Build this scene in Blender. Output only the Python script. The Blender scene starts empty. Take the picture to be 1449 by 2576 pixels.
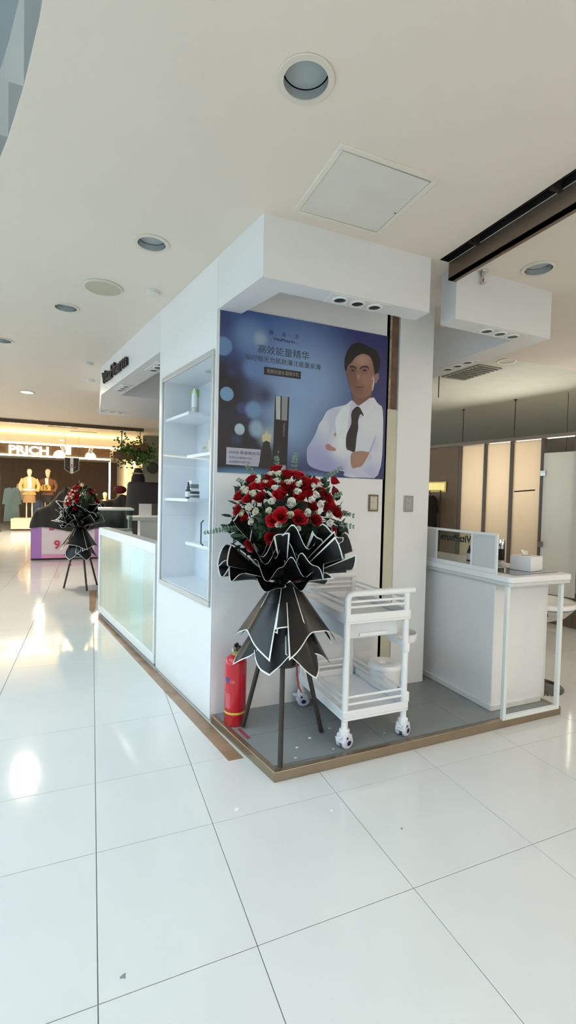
import bpy, bmesh, math, random
from mathutils import Vector, Matrix
random.seed(7)
PI = math.pi
scn = bpy.context.scene
COL = scn.collection
# ------------------------------------------------------------------ camera
TH, PITCH, ROLL, CAM_H = .398, math.atan2(37., 1175.), .024, 1.42
cd = bpy.data.cameras.new('camera'); cam = bpy.data.objects.new('camera', cd); COL.objects.link(cam)
cd.sensor_fit = 'VERTICAL'; cd.sensor_height = 36.; cd.sensor_width = 36.
cd.lens = 36. * 1175. / 2576.; cd.clip_start = .05; cd.clip_end = 200
fw = Vector((math.sin(TH) * math.cos(PITCH), math.cos(TH) * math.cos(PITCH), -math.sin(PITCH)))
rt = Vector((math.cos(TH), -math.sin(TH), 0)); up = rt.cross(fw)
rot = Matrix((rt, up, -fw)).transposed() @ Matrix.Rotation(ROLL, 3, 'Z')
cam.matrix_world = Matrix.Translation((0, 0, CAM_H)) @ rot.to_4x4()
scn.camera = cam
# ------------------------------------------------------------------ daylight and exposure
w = bpy.data.worlds.new('world'); scn.world = w; w.use_nodes = True
bg = w.node_tree.nodes['Background']; bg.inputs[0].default_value = (.68, .89, 1., 1); bg.inputs[1].default_value = 3.5
scn.view_settings.view_transform = 'Standard'; scn.view_settings.look = 'None'
scn.view_settings.gamma = 1; scn.view_settings.use_curve_mapping = False
scn.view_settings.exposure = -.15
cy = scn.cycles
cy.use_denoising = True; cy.max_bounces = 6; cy.diffuse_bounces = 4; cy.glossy_bounces = 3
cy.transmission_bounces = 3; cy.transparent_max_bounces = 8; cy.use_adaptive_sampling = True; cy.adaptive_threshold = .09; cy.adaptive_min_samples = 12; cy.sample_clamp_indirect = 6; cy.caustics_reflective = False; cy.caustics_refractive = False

# ------------------------------------------------------------------ helpers
def lin(c):
    return tuple((x / 255 / 12.92) if x / 255 <= .04045 else ((x / 255 + .055) / 1.055) ** 2.4 for x in c)
MATS = {}
def mat(name, rgb, rough=.5, metal=0., var=.03, scale=6., spec=.5, emit=0., bump=0., coat=0., rvar=0.):
    if name in MATS: return MATS[name]
    m = bpy.data.materials.new(name); m.use_nodes = True; nt = m.node_tree; N = nt.nodes; L = nt.links
    b = N['Principled BSDF']; c = (*lin(rgb), 1)
    b.inputs['Roughness'].default_value = rough; b.inputs['Metallic'].default_value = metal
    b.inputs['Specular IOR Level'].default_value = spec; b.inputs['Coat Weight'].default_value = coat
    tc = N.new('ShaderNodeTexCoord'); nz = N.new('ShaderNodeTexNoise'); nz.inputs['Scale'].default_value = scale; nz.inputs['Detail'].default_value = 4
    L.new(tc.outputs['Object'], nz.inputs['Vector'])
    mr = N.new('ShaderNodeMapRange'); mr.inputs['From Min'].default_value = .3; mr.inputs['From Max'].default_value = .7
    mr.inputs['To Min'].default_value = 1 - var; mr.inputs['To Max'].default_value = 1 + var
    L.new(nz.outputs['Fac'], mr.inputs['Value'])
    hs = N.new('ShaderNodeHueSaturation'); hs.inputs['Color'].default_value = c; L.new(mr.outputs[0], hs.inputs['Value'])
    L.new(hs.outputs[0], b.inputs['Base Color'])
    if emit:
        b.inputs['Emission Color'].default_value = c; b.inputs['Emission Strength'].default_value = emit
    if rvar:
        r2 = N.new('ShaderNodeMapRange'); r2.inputs['To Min'].default_value = max(0, rough - rvar); r2.inputs['To Max'].default_value = rough + rvar
        L.new(nz.outputs['Fac'], r2.inputs['Value']); L.new(r2.outputs[0], b.inputs['Roughness'])
    if bump:
        bp = N.new('ShaderNodeBump'); bp.inputs['Strength'].default_value = bump; bp.inputs['Distance'].default_value = .01
        L.new(nz.outputs['Fac'], bp.inputs['Height']); L.new(bp.outputs[0], b.inputs['Normal'])
    MATS[name] = m; return m
def glass(name, rgb=(235, 245, 242), refl=1.0, rough=.01):
    if name in MATS: return MATS[name]
    m = bpy.data.materials.new(name); m.use_nodes = True; nt = m.node_tree; N = nt.nodes; L = nt.links
    N.remove(N['Principled BSDF']); out = N['Material Output']
    t = N.new('ShaderNodeBsdfTransparent'); t.inputs[0].default_value = (*lin(rgb), 1)
    g = N.new('ShaderNodeBsdfGlossy'); g.inputs['Roughness'].default_value = rough
    f = N.new('ShaderNodeLayerWeight'); pw = N.new('ShaderNodeMath'); pw.operation = 'POWER'; pw.inputs[1].default_value = 5; L.new(f.outputs['Facing'], pw.inputs[0])
    mu = N.new('ShaderNodeMath'); mu.operation = 'MULTIPLY_ADD'; mu.inputs[1].default_value = .5 * refl; mu.inputs[2].default_value = .035 * refl; L.new(pw.outputs[0], mu.inputs[0])
    mx = N.new('ShaderNodeMixShader'); L.new(mu.outputs[0], mx.inputs[0]); L.new(t.outputs[0], mx.inputs[1]); L.new(g.outputs[0], mx.inputs[2])
    L.new(mx.outputs[0], out.inputs[0]); MATS[name] = m; return m
def frosted(name, rgb, tw=.5):
    if name in MATS: return MATS[name]
    m = bpy.data.materials.new(name); m.use_nodes = True; nt = m.node_tree; N = nt.nodes; L = nt.links
    b = N['Principled BSDF']; out = N['Material Output']; b.inputs['Base Color'].default_value = (*lin(rgb), 1); b.inputs['Roughness'].default_value = .3
    t = N.new('ShaderNodeBsdfTranslucent'); t.inputs[0].default_value = (*lin(rgb), 1)
    nz = N.new('ShaderNodeTexNoise'); nz.inputs['Scale'].default_value = 3
    mr = N.new('ShaderNodeMapRange'); mr.inputs['To Min'].default_value = tw - .05; mr.inputs['To Max'].default_value = tw + .05; L.new(nz.outputs['Fac'], mr.inputs['Value'])
    mx = N.new('ShaderNodeMixShader'); L.new(mr.outputs[0], mx.inputs[0]); L.new(b.outputs[0], mx.inputs[1]); L.new(t.outputs[0], mx.inputs[2])
    L.new(mx.outputs[0], out.inputs[0]); MATS[name] = m; return m

class MB:
    def __init__(s): s.v = []; s.f = []; s.mi = []
    def add(s, vs, fs, mi=0):
        o = len(s.v); s.v += [tuple(p) for p in vs]; s.f += [tuple(i + o for i in f) for f in fs]; s.mi += [mi] * len(fs); return s
    def box(s, x0, x1, y0, y1, z0, z1, mi=0):
        return s.prism([(x0, y0), (x1, y0), (x1, y1), (x0, y1)], z0, z1, mi)
    def prism(s, poly, z0, z1, mi=0):
        n = len(poly)
        vs = [(x, y, z0) for x, y in poly] + [(x, y, z1) for x, y in poly]
        fs = [tuple(range(n))[::-1], tuple(range(n, 2 * n))] + [(i, (i + 1) % n, n + (i + 1) % n, n + i) for i in range(n)]
        return s.add(vs, fs, mi)
    def plate(s, poly, y0, y1, mi=0):      # outline in x,z, thickness in y
        n = len(poly)
        vs = [(x, y0, z) for x, z in poly] + [(x, y1, z) for x, z in poly]
        fs = [tuple(range(n)), tuple(range(n, 2 * n))[::-1]] + [(i, n + i, n + (i + 1) % n, (i + 1) % n) for i in range(n)]
        return s.add(vs, fs, mi)
    def lathe(s, prof, n=24, c=(0, 0, 0), ax='z', mi=0, cap=True):
        vs = []; fs = []; k = len(prof)
        for r, h in prof:
            for i in range(n):
                a = 2 * PI * i / n; p = (r * math.cos(a), r * math.sin(a), h)
                if ax == 'x': p = (p[2], p[0], p[1])
                if ax == 'y': p = (p[0], p[2], p[1])
                vs.append((p[0] + c[0], p[1] + c[1], p[2] + c[2]))
        for j in range(k - 1):
            for i in range(n): fs.append((j * n + i, j * n + (i + 1) % n, (j + 1) * n + (i + 1) % n, (j + 1) * n + i))
        if cap:
            fs.append(tuple(range(n))[::-1]); fs.append(tuple(range((k - 1) * n, k * n)))
        return s.add(vs, fs, mi)
    def cyl(s, c, r, h, n=24, ax='z', mi=0): return s.lathe([(r, 0), (r, h)], n, c, ax, mi)
    def tube(s, pts, r, n=10, mi=0):
        P = [Vector(p) for p in pts]; k = len(P); R_ = r if isinstance(r, (list, tuple)) else [r] * k
        vs = []; fs = []; t0 = (P[1] - P[0]).normalized(); u = t0.orthogonal().normalized()
        for j in range(k):
            t = (P[min(j + 1, k - 1)] - P[max(j - 1, 0)]).normalized(); u = (u - t * u.dot(t)).normalized(); v = t.cross(u)
            for i in range(n):
                a = 2 * PI * i / n; vs.append(P[j] + (u * math.cos(a) + v * math.sin(a)) * R_[j])
        for j in range(k - 1):
            for i in range(n): fs.append((j * n + i, j * n + (i + 1) % n, (j + 1) * n + (i + 1) % n, (j + 1) * n + i))
        fs.append(tuple(range(n))[::-1]); fs.append(tuple(range((k - 1) * n, k * n)))
        return s.add(vs, fs, mi)
    def ell(s, c, r, n=16, m=10, mi=0):
        pr = [(max(1e-4, math.sin(PI * j / m)), -math.cos(PI * j / m)) for j in range(m + 1)]
        o = len(s.v); s.lathe(pr, n, mi=mi)
        s.v[o:] = [(c[0] + x * r[0], c[1] + y * r[1], c[2] + z * r[2]) for x, y, z in s.v[o:]]; return s
    def loft(s, rings, n=16, mi=0):        # (cx, cy, z, rx, ry)
        vs = []; fs = []; k = len(rings)
        for cx, cy_, z, rx, ry in rings:
            for i in range(n): a = 2 * PI * i / n; vs.append((cx + rx * math.cos(a), cy_ + ry * math.sin(a), z))
        for j in range(k - 1):
            for i in range(n): fs.append((j * n + i, j * n + (i + 1) % n, (j + 1) * n + (i + 1) % n, (j + 1) * n + i))
        fs.append(tuple(range(n))[::-1]); fs.append(tuple(range((k - 1) * n, k * n)))
        return s.add(vs, fs, mi)
    def mesh(s, name, mats, sharp=35, normals=True):
        m = bpy.data.meshes.new(name); m.from_pydata(s.v, [], s.f)
        mats = mats if isinstance(mats, (list, tuple)) else [mats]
        for x in mats: m.materials.append(x)
        m.polygons.foreach_set('material_index', s.mi)
        if normals:
            b = bmesh.new(); b.from_mesh(m); bmesh.ops.recalc_face_normals(b, faces=b.faces); b.to_mesh(m); b.free()
        m.polygons.foreach_set('use_smooth', [True] * len(m.polygons)); m.set_sharp_from_angle(angle=math.radians(sharp)); m.update()
        return m
    def build(s, name, mats, parent=None, loc=(0, 0, 0), rz=0., bevel=0., seg=2, sharp=35, normals=True):
        o = bpy.data.objects.new(name, s.mesh(name, mats, sharp, normals)); COL.objects.link(o); o.location = loc; o.rotation_euler = (0, 0, rz)
        if parent: o.parent = parent
        if bevel:
            b = o.modifiers.new('bevel', 'BEVEL'); b.width = bevel; b.segments = seg; b.limit_method = 'ANGLE'; b.angle_limit = math.radians(50); b.harden_normals = False
        return o
def link(name, mesh, parent=None, loc=(0, 0, 0), rot=(0, 0, 0), sc=(1, 1, 1)):
    o = bpy.data.objects.new(name, mesh); COL.objects.link(o); o.location = loc; o.rotation_euler = rot; o.scale = sc
    if parent: o.parent = parent
    return o
def tag(o, label, cat, group=None, kind=None):
    o['label'] = label; o['category'] = cat
    if group: o['group'] = group
    if kind: o['kind'] = kind
    return o
def thing(name, label, cat, loc=(0, 0, 0), rz=0., group=None, kind=None):
    o = bpy.data.objects.new(name, None); COL.objects.link(o); o.location = loc; o.rotation_euler = (0, 0, rz); o.empty_display_size = .1
    return tag(o, label, cat, group, kind)
def cut(o, cutter):                        # boolean difference baked into the mesh
    c = bpy.data.objects.new('cutter', cutter.mesh('cutter', MATS['ceiling_paint'])); COL.objects.link(c)
    b = o.modifiers.new('cut', 'BOOLEAN'); b.object = c; b.operation = 'DIFFERENCE'; b.solver = 'EXACT'
    bpy.context.view_layer.update()
    m = bpy.data.meshes.new_from_object(o.evaluated_get(bpy.context.evaluated_depsgraph_get()))
    o.modifiers.clear(); o.data = m; bpy.data.objects.remove(c)
    m.polygons.foreach_set('use_smooth', [False] * len(m.polygons))
def text(body, name, m, parent, size, loc, rot, depth=.0003, sx=1., align='LEFT', bold=0., shear=0., spacing=1.):
    c = bpy.data.curves.new(name, 'FONT'); c.body = body; c.size = size; c.extrude = depth; c.align_x = align; c.offset = bold; c.shear = shear
    c.resolution_u = 3; c.space_character = spacing
    t = bpy.data.objects.new('tmp', c); COL.objects.link(t); bpy.context.view_layer.update()
    me = bpy.data.meshes.new_from_object(t.evaluated_get(bpy.context.evaluated_depsgraph_get())); bpy.data.objects.remove(t); bpy.data.curves.remove(c)
    me.materials.clear(); me.materials.append(m); me.name = name
    return link(name, me, parent, loc, rot, (sx, 1, 1))
def lamp(kind, name, parent, loc, energy, color, size=.1, rot=(0, 0, 0), spot=1.2, blend=.5):
    l = bpy.data.lights.new(name, kind); l.energy = energy; l.color = color
    if kind == 'AREA': l.size = size
    else: l.shadow_soft_size = size
    if kind == 'SPOT': l.spot_size = spot; l.spot_blend = blend
    o = bpy.data.objects.new(name, l); COL.objects.link(o); o.location = loc; o.rotation_euler = rot
    if parent: o.parent = parent
    return o
def ring(r0, r1, z0, z1, n=32, c=(0, 0, 0), mi=0, mb=None):
    mb = mb or MB(); return mb.lathe([(r0, z0), (r1, z0), (r1, z1), (r0, z1), (r0, z0)], n, c, cap=False, mi=mi)

# ------------------------------------------------------------------ materials
WHITE = mat('white_lacquer', (232, 232, 232), .28, var=.01)
WHITE2 = mat('white_laminate', (226, 226, 226), .4, var=.012)
WPLA = mat('white_plastic', (235, 236, 238), .35, var=.01)
CEIL = mat('ceiling_paint', (224, 213, 200), .75, var=.012, scale=2)
TILE = mat('polished_tile', (217, 217, 215), .09, var=.012, scale=3, rvar=.03)
GROUT = mat('grout', (120, 118, 114), .8)
BRONZE = mat('bronze_trim', (158, 140, 118), .28, metal=.75, var=.06, scale=9)
MARBLE = mat('brown_marble', (150, 122, 98), .2, var=.22, scale=5)
GREYT = mat('grey_platform_tile', (132, 136, 136), .35, var=.08, scale=7, rvar=.1)
BLACK = mat('void_shade', (14, 12, 12), .7)  # black that stands in for shade inside slots and gaps
CHROME = mat('chrome', (215, 215, 215), .08, metal=1., var=.01)
DARKM = mat('dark_metal', (58, 52, 48), .45, metal=.3, var=.1, scale=20)
BLK = mat('black_plastic', (20, 20, 20), .3)
STEEL = mat('white_steel', (222, 228, 226), .35, var=.01)
# ------------------------------------------------------------------ the setting
ZC, ZS = 2.87, 2.55
U = (-.19612, .98058); CAB_RZ = math.atan2(U[1], U[0])     # direction of the kiosk's slanted left side
def LX(y): return .694 - .20 * (y - 2.82)
fl = MB().box(-20, 16, -14, 30, -.25, -.004).build('floor', GROUT); tag(fl, 'large glossy white tiled floor of the mall hall', 'floor', kind='structure')
xs = [.4975 - .4675] + [.4975 + .605 * i for i in range(0, 22)]
xs = [.03 - .605 * i for i in range(30, 0, -1)] + xs
ys = [1.347 - .605 * i for i in range(14, 0, -1)] + [1.347, 1.94, 2.42, 3.03, 3.63, 4.23] + [4.23 + .605 * i for i in range(1, 40)]
def view(x, y, z):
    v = Vector((x, y, z - CAM_H)); d = v.dot(fw)
    return (v.dot(rt) / d, v.dot(up) / d, d) if d > .3 else None
cells = []; far = MB(); shared = {}
for i in range(len(xs) - 1):
    for j in range(len(ys) - 1):
        x0, x1, y0, y1 = xs[i], xs[i + 1], ys[j], ys[j + 1]; vis = False
        for (x, y) in ((x0, y0), (x1, y0), (x0, y1), (x1, y1)):
            p = view(x, y, 0)
            if p and abs(p[0]) < .72 and abs(p[1]) < 1.25: vis = True
        hid = x0 > .9 and x1 < 2.9 and y0 > 2.2 and y1 < 6.8
        dist = math.hypot((x0 + x1) / 2, (y0 + y1) / 2)
        if vis and not hid: cells.append((dist, x0, x1, y0, y1))
        else: far.box(x0 + .0014, x1 - .0014, y0 + .0014, y1 - .0014, -.02, 0)
cells.sort()
for k, (dist, x0, x1, y0, y1) in enumerate(cells):
    if k < 300 and dist < 13:
        sx, sy = round(x1 - x0 - .0028, 4), round(y1 - y0 - .0028, 4)
        if (sx, sy) not in shared:
            e = .0012; mb = MB()
            mb.add([(-sx/2, -sy/2, -.02), (sx/2, -sy/2, -.02), (sx/2, sy/2, -.02), (-sx/2, sy/2, -.02), (-sx/2, -sy/2, -e), (sx/2, -sy/2, -e), (sx/2, sy/2, -e), (-sx/2, sy/2, -e),
                    (-sx/2+e, -sy/2+e, 0), (sx/2-e, -sy/2+e, 0), (sx/2-e, sy/2-e, 0), (-sx/2+e, sy/2-e, 0)],
                   [(0,1,5,4),(1,2,6,5),(2,3,7,6),(3,0,4,7),(4,5,9,8),(5,6,10,9),(6,7,11,10),(7,4,8,11),(8,9,10,11)])
            shared[(sx, sy)] = mb.mesh('tile', TILE, sharp=10)
        link('tile', shared[(sx, sy)], fl, ((x0 + x1) / 2, (y0 + y1) / 2, 0))
    else: far.box(x0 + .0014, x1 - .0014, y0 + .0014, y1 - .0014, -.02, 0)
o = far.build('distant_tiles', TILE, fl, sharp=10); o['kind'] = 'stuff'
# paint drips and chips on the floor
for k, (x, y, r) in enumerate(((-.78, 1.64, .012), (.10, 1.40, .010), (1.25, 1.62, .008), (.62, 1.99, .012), (1.02, 1.83, .007))):
    pts = [(x + r * random.uniform(.4, 1.2) * math.cos(a * .9), y + r * random.uniform(.4, 1.2) * math.sin(a * .9)) for a in range(7)]
    if k in (0, 1, 2): MB().prism(pts, 0, .0012).build('scuff_mark', mat('scuff', (140, 140, 140), .8), fl)
    else: MB().prism(pts, 0, .002).build('paint_chip', mat('paint_chip', (240, 240, 238), .6), fl)

# ceiling of the hall with atrium hole, track slot and lamp openings
AT = (-7.94, -.2, 8.0)
ce = MB().box(-20, 14, -14, 10.95, ZC, 3.25).build('ceiling', CEIL)
DL = [(.671, 1.528), (.305, 2.858), (-.203, 4.125), (-.816, 5.291), (-.893, 7.868), (2.534, 2.12), (4.07, 3.75)]
c = MB().cyl((AT[0], AT[1], 2), AT[2], 3, 160); c.box(1.915, 1.99, -6, 2.30, 2.5, 3.12)
for x, y in DL: c.cyl((x, y, 2.8), .083, .2, 40)
c.box(.945, 1.41, 1.75, 2.21, 2.8, 2.95)
c.box(3.66, 9.5, 3.54, 10.6, 2.8, 2.95)
cut(ce, c); tag(ce, 'wide cream plaster ceiling with a curved edge at the atrium', 'ceiling', kind='structure')
uc = MB().box(-20, 14, -14, 14, 5.7, 6.0).build('ceiling', mat('upper_ceiling', (165, 172, 170), .8)); c = MB().cyl((-7.6, 1.0, 5), 6.9, 3, 120); cut(uc, c)
tag(uc, 'grey ceiling of the floor above, seen past the curved edge', 'ceiling', kind='structure')
wb = MB().box(-20, 14, -9.2, -9, 0, 5.7).build('wall_back', WHITE2); tag(wb, 'plain pale wall across the hall behind the viewer', 'wall', kind='structure')
wr = MB().box(12.8, 13, -9, 22, 0, 2.87).build('wall_right', mat('brown_wall', (150, 132, 112), .7)); tag(wr, 'brown side wall of the hall far right', 'wall', kind='structure')
bf = MB().lathe([(8.0, 2.872), (8.0, 4.3), (8.06, 4.3), (8.06, 3.26), (8.001, 3.25), (8.0, 2.872)], 160, (AT[0], AT[1], 0), cap=False).build('wall_balcony', mat('balcony_grey', (70, 74, 70), .7, var=.05, scale=1)); tag(bf, 'curved grey balcony front above the ceiling edge at the atrium', 'balcony front', kind='structure')
# bronze track in the ceiling
tr = MB(); tr.box(1.99, 2.02, -6, 2.30, 2.765, ZC - .001); tr.box(1.99, 2.045, -6, 2.30, 2.765, 2.775)
t = tr.build('trim_1', mat('brown_track', (128, 110, 94), .35, metal=.6, var=.1, scale=4)); tag(t, 'brown metal shutter track with a dark slot along the ceiling', 'ceiling track', kind='structure')
MB().box(1.92, 1.985, -5.9, 2.29, 3.06, 3.11).build('slot_shade', BLACK, t)  # black boards put shade into the slot, whose sides would look lit
MB().box(1.9155, 1.919, -5.9, 2.299, 2.873, 3.11).build('slot_shade', BLACK, t); MB().box(1.986, 1.9895, -5.9, 2.299, 2.873, 3.11).build('slot_shade', BLACK, t); MB().box(1.919, 1.986, 2.295, 2.299, 2.873, 3.06).build('slot_shade', BLACK, t)
MB().box(1.935, 1.97, -5.9, 2.29, 2.90, 2.93).build('inner_rail', DARKM, t)
for y in (.8, 1.55, 2.05): MB().box(1.925, 1.985, y, y + .02, 2.86, 3.05).build('hanger_bracket', DARKM, t)

# platform
pl = MB().prism([(.88, 2.142), (2.90, 2.17), (2.90, 6.9), (.10, 6.9), (.10, 5.82), (.73, 2.84)], .0, .044).build('floor', GROUT)
pl.name = 'platform'; tag(pl, 'low grey tiled platform under the white trolley and flower stand', 'platform', kind='structure')
rows = [2.14, 2.50, 3.1, 3.7, 4.3, 4.9, 5.5, 6.1, 6.88]
for a, b in zip(rows[:-1], rows[1:]):
    cols = [None, 1.55, 2.15, 2.898] if a == 2.14 else [None, 1.25, 1.85, 2.45, 2.898]
    for k in range(len(cols) - 1):
        x1 = cols[k + 1] - .001
        def lx(y): return max(.105, LX(y) + (.034 if y < 2.9 else .02))
        poly = [(lx(a) if k == 0 else cols[k] + .001, a + .001 + (.03 if a == 2.14 else 0)), (x1, a + .001 + (.03 if a == 2.14 else 0)), (x1, b - .001), (lx(b) if k == 0 else cols[k] + .001, b - .001)]
        MB().prism(poly, .03, .05).build('tile', GREYT, pl)
e = .03
MB().prism([(.849, 2.112), (2.931, 2.141), (2.931, 2.171), (.875, 2.143)], 0, .053).build('edging', BRONZE, pl, bevel=.003)
MB().prism([(.849, 2.112), (.875, 2.1435), (.729, 2.82), (.697, 2.82)], 0, .053).build('edging', BRONZE, pl, bevel=.003)
MB().prism([(2.931, 2.1415), (2.931, 6.9), (2.90, 6.9), (2.90, 2.172)], 0, .053).build('edging', BRONZE, pl, bevel=.003)
for x, y, r in ((1.05, 2.29, .014), (1.16, 2.36, .017), (1.1, 2.62, .012), (1.32, 2.42, .010), (1.0, 2.2, .012), (1.6, 2.26, .009), (1.23, 2.21, .008)):
    pts = [(x + r * random.uniform(.5, 1.2) * math.cos(a), y + .5 * r * random.uniform(.5, 1.2) * math.sin(a)) for a in range(6)]
    MB().prism(pts, .05, .0512).build('paint_spot', mat('paint_chip', (240, 240, 238), .6), pl)
MB().prism([(.80, 2.60), (.822, 2.60), (.845, 2.47), (.823, 2.47)], .05, .0508).build('red_stain', mat('red_stain', (150, 60, 66), .7), pl)
# brown marble strip along the slanted side
st = thing('threshold_strip', 'brown marble strip set in the floor along the kiosk side', 'floor strip', kind='structure')
cuts = [2.377, 2.75, 3.6, 4.45, 5.3, 6.08]
def OX(y): return .689 - .19 * (y - 2.377)
for a, b in zip(cuts[:-1], cuts[1:]):
    ix = lambda y: LX(y) - .006 - (.0 if y > 2.4 else .004)
    MB().prism([(OX(a), a + .001), (ix(a), a + .001), (ix(b), b - .001), (OX(b), b - .001)], -.004, .003).build('stone_slab', MARBLE, st, bevel=.001)
MB().prism([(-.014, 6.081), (.05, 6.081), (.085, 7.3), (-.02, 7.3)], -.004, .003).build('stone_slab', MARBLE, st)

# poster wall, column and gap
wf = MB().box(.703, 1.92, 2.83, 2.93, .05, ZC).build('wall_front', WHITE); tag(wf, 'glossy white kiosk wall carrying the blue poster', 'wall', kind='structure')
co = MB().box(2.03, 2.328, 2.825, 3.12, .05, ZC).build('wall_column', WHITE); tag(co, 'tall white square column right of the dark gap', 'column', kind='structure')
co['category'] = 'column'
rg = thing('guide_rail', 'ivory metal shutter rail with rusty top in the gap beside the poster', 'guide rail', (1.972, 2.836, .05))
MB().box(-.025, .059, 0, .004, 0, 2.02).build('rail_post', mat('ivory_paint', (200, 196, 172), .45, var=.06), rg)
MB().box(-.006, .05, .002, .006, 2.02, 2.8).build('rust_plate', mat('rust', (112, 84, 70), .8, var=.25, scale=14), rg)
MB().box(-.022, -.006, .0, .004, 2.02, 2.8).build('peeling_edge', mat('ivory_peel', (150, 142, 118), .7, var=.4, scale=30), rg)
MB().box(-.05, .055, .11, .12, 0, 2.8).build('gap_shade', BLACK, rg)  # black sheet painted in for the dark behind the rail
bw = MB().box(1.925, 2.03, 3.0, 3.02, .05, ZC).build('trim_2', BLACK); tag(bw, 'black sheet standing for shade between the poster wall and the column', 'gap', kind='structure')  # depth of the gap darkened by a black sheet, not by shadow

# header: front beam in two lengths with slanted and straight returns
h1 = MB(); h1.prism([(LX(2.305), 2.305), (1.86, 2.305), (1.86, 2.44), (LX(2.305) + .15, 2.44), (LX(2.83) + .15, 2.829), (LX(2.83), 2.829)], ZS, ZC)
h1 = h1.build('trim_3', WHITE2); tag(h1, 'white boxed header with triple spotlight above the poster', 'header', kind='structure')
h2 = MB(); h2.prism([(2.06, 2.305), (2.89, 2.305), (2.89, 3.75), (2.69, 3.75), (2.69, 2.44), (2.06, 2.44)], ZS, ZC)
h2 = h2.build('trim_4', WHITE2); tag(h2, 'white boxed header right of the brown ceiling track', 'header', kind='structure')
h3 = MB(); h3.prism([(LX(3.845), 3.845), (.088, 5.85), (.088, 7.3), (1.9, 7.3), (1.9, 5.78), (.30, 5.78), (LX(3.845) + .2, 3.845)], ZS, ZC)
h3 = h3.build('trim_5', WHITE2); tag(h3, 'long white sign fascia over the glass counter', 'header', kind='structure')
# raised ceiling over the right hand area
rc = MB().box(3.665, 9.495, 3.545, 10.595, 2.93, 2.949).build('ceiling', mat('recess_ceiling', (204, 206, 194), .8)); tag(rc, 'raised grey green ceiling panel beyond the counter on the right', 'ceiling', kind='structure')
# ------------------------------------------------------------------ display cabinet on the slanted side
CB = (.694, 2.82, 0)
cab = thing('display_cabinet', 'tall white built-in display cabinet with grey framed glass front', 'cabinet', CB, CAB_RZ)
NX0, NX1, NZ0, NZ1, ND = .055, .93, .765, 2.285, .27
b = MB(); b.box(0.012, NX0, -.33, 0, .02, ZC - .001); b.box(NX1, 1.05, -.33, 0, .02, ZC - .001); b.box(NX0, NX1, -.33, 0, .02, NZ0); b.box(NX0, NX1, -.33, 0, NZ1, ZC - .001)
b.build('body', WHITE, cab)
MB().box(NX0, NX1, -.33, -ND, NZ0, NZ1).build('back_panel', mat('niche_back', (224, 228, 234), .5), cab)
f = MB(); x0, x1, z0, z1 = .03, .968, .722, 2.318
f.box(x0, x1, 0, .014, z1 - .035, z1); f.box(x0, x1, 0, .014, z0, z0 + .035); f.box(x0, x0 + .022, 0, .014, z0 + .035, z1 - .035); f.box(x1 - .022, x1, 0, .014, z0 + .035, z1 - .035)
f.build('door_frame', mat('brushed_grey', (196, 194, 192), .3, metal=.4), cab, bevel=.003)
MB().box(x0 + .022, x1 - .022, .003, .008, z0 + .035, z1 - .035).build('glass_door', glass('cabinet_glass', (252, 253, 254), .08), cab)
MB().tube([(.125, .014, 1.10), (.125, .03, 1.115), (.125, .03, 1.245), (.125, .014, 1.26)], .005, 8).build('handle', mat('handle_grey', (96, 98, 96), .3, metal=.8), cab)
SH = [(.47, NX1, 1.98), (NX0, .49, 1.675), (.47, NX1, 1.372), (NX0, .49, 1.07)]
for a, c_, z in SH: MB().box(a, c_, -ND, -.012, z, z + .022).build('shelf', WPLA, cab, bevel=.002)
MB().lathe([(.0, 0), (.035, 0), (.04, .008)], 20, (.40, -.14, NZ1 - .008)).build('light_puck', mat('puck', (190, 190, 188), .4), cab)
MB().lathe([(.0, 0), (.035, 0), (.04, .008)], 20, (.15, -.12, NZ1 - .008)).build('light_puck', mat('puck', (190, 190, 188), .4), cab)
def cabw(u, o): return (CB[0] + U[0] * u - U[1] * o, CB[1] + U[1] * u + U[0] * o)      # cabinet coordinates to the room
# things on the shelves
def prod(name, label, cat, u, o, z): x, y = cabw(u, o); return thing(name, label, cat, (x, y, z), CAB_RZ)
t = prod('skincare_carton', 'slim white carton with green top on the highest cabinet shelf', 'carton', .545, -.09, 2.002)
MB().box(-.025, .025, -.02, .02, 0, .17).build('carton_body', mat('carton_grey', (196, 198, 190), .5), t, bevel=.001)
MB().box(-.0256, .0256, -.0206, .0206, .115, .171).build('green_panel', mat('leaf_green', (142, 178, 92), .5), t)
t = prod('lotion_tube', 'plain white standing tube on the highest cabinet shelf', 'tube', .485, -.06, 2.002)
MB().lathe([(.014, 0), (.014, .03), (.018, .032), (.018, .12), (.004, .165)], 16).build('tube_body', WPLA, t)
MB().lathe([(.0155, 0), (.0155, .03)], 16).build('cap', mat('tube_cap', (212, 210, 205), .4), t)
t = prod('product_box', 'pale grey oblong box on the second cabinet shelf', 'box', .24, -.10, 1.697)
MB().box(-.09, .09, -.045, .045, 0, .085).build('box_body', mat('pale_box', (206, 205, 198), .5), t, bevel=.001)
MB().box(.0, .0905, -.0455, .0455, .0, .0852).build('end_band', mat('box_band', (184, 184, 180), .5), t)
MB().box(.03, .06, .0456, .0459, .035, .045).build('printed_mark', mat('grey_print', (120, 120, 118), .6), t)
t = prod('skincare_carton', 'white carton with dark square on the third cabinet shelf', 'carton', .62, -.12, 1.394)
MB().box(-.028, .028, -.028, .028, 0, .13).build('carton_body', WPLA, t, bevel=.001); MB().box(-.0285, .0285, -.0285, .0285, .075, .105).build('printed_panel', mat('grey_print2', (120, 122, 118), .6), t)
t = prod('dropper_bottle', 'small dark dropper bottle on the third cabinet shelf', 'bottle', .545, -.05, 1.394)
MB().lathe([(.0, 0), (.02, 0), (.021, .004), (.021, .055), (.017, .064), (.009, .068)], 20).build('bottle_body', mat('amber_dark', (52, 46, 44), .15), t)
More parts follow.
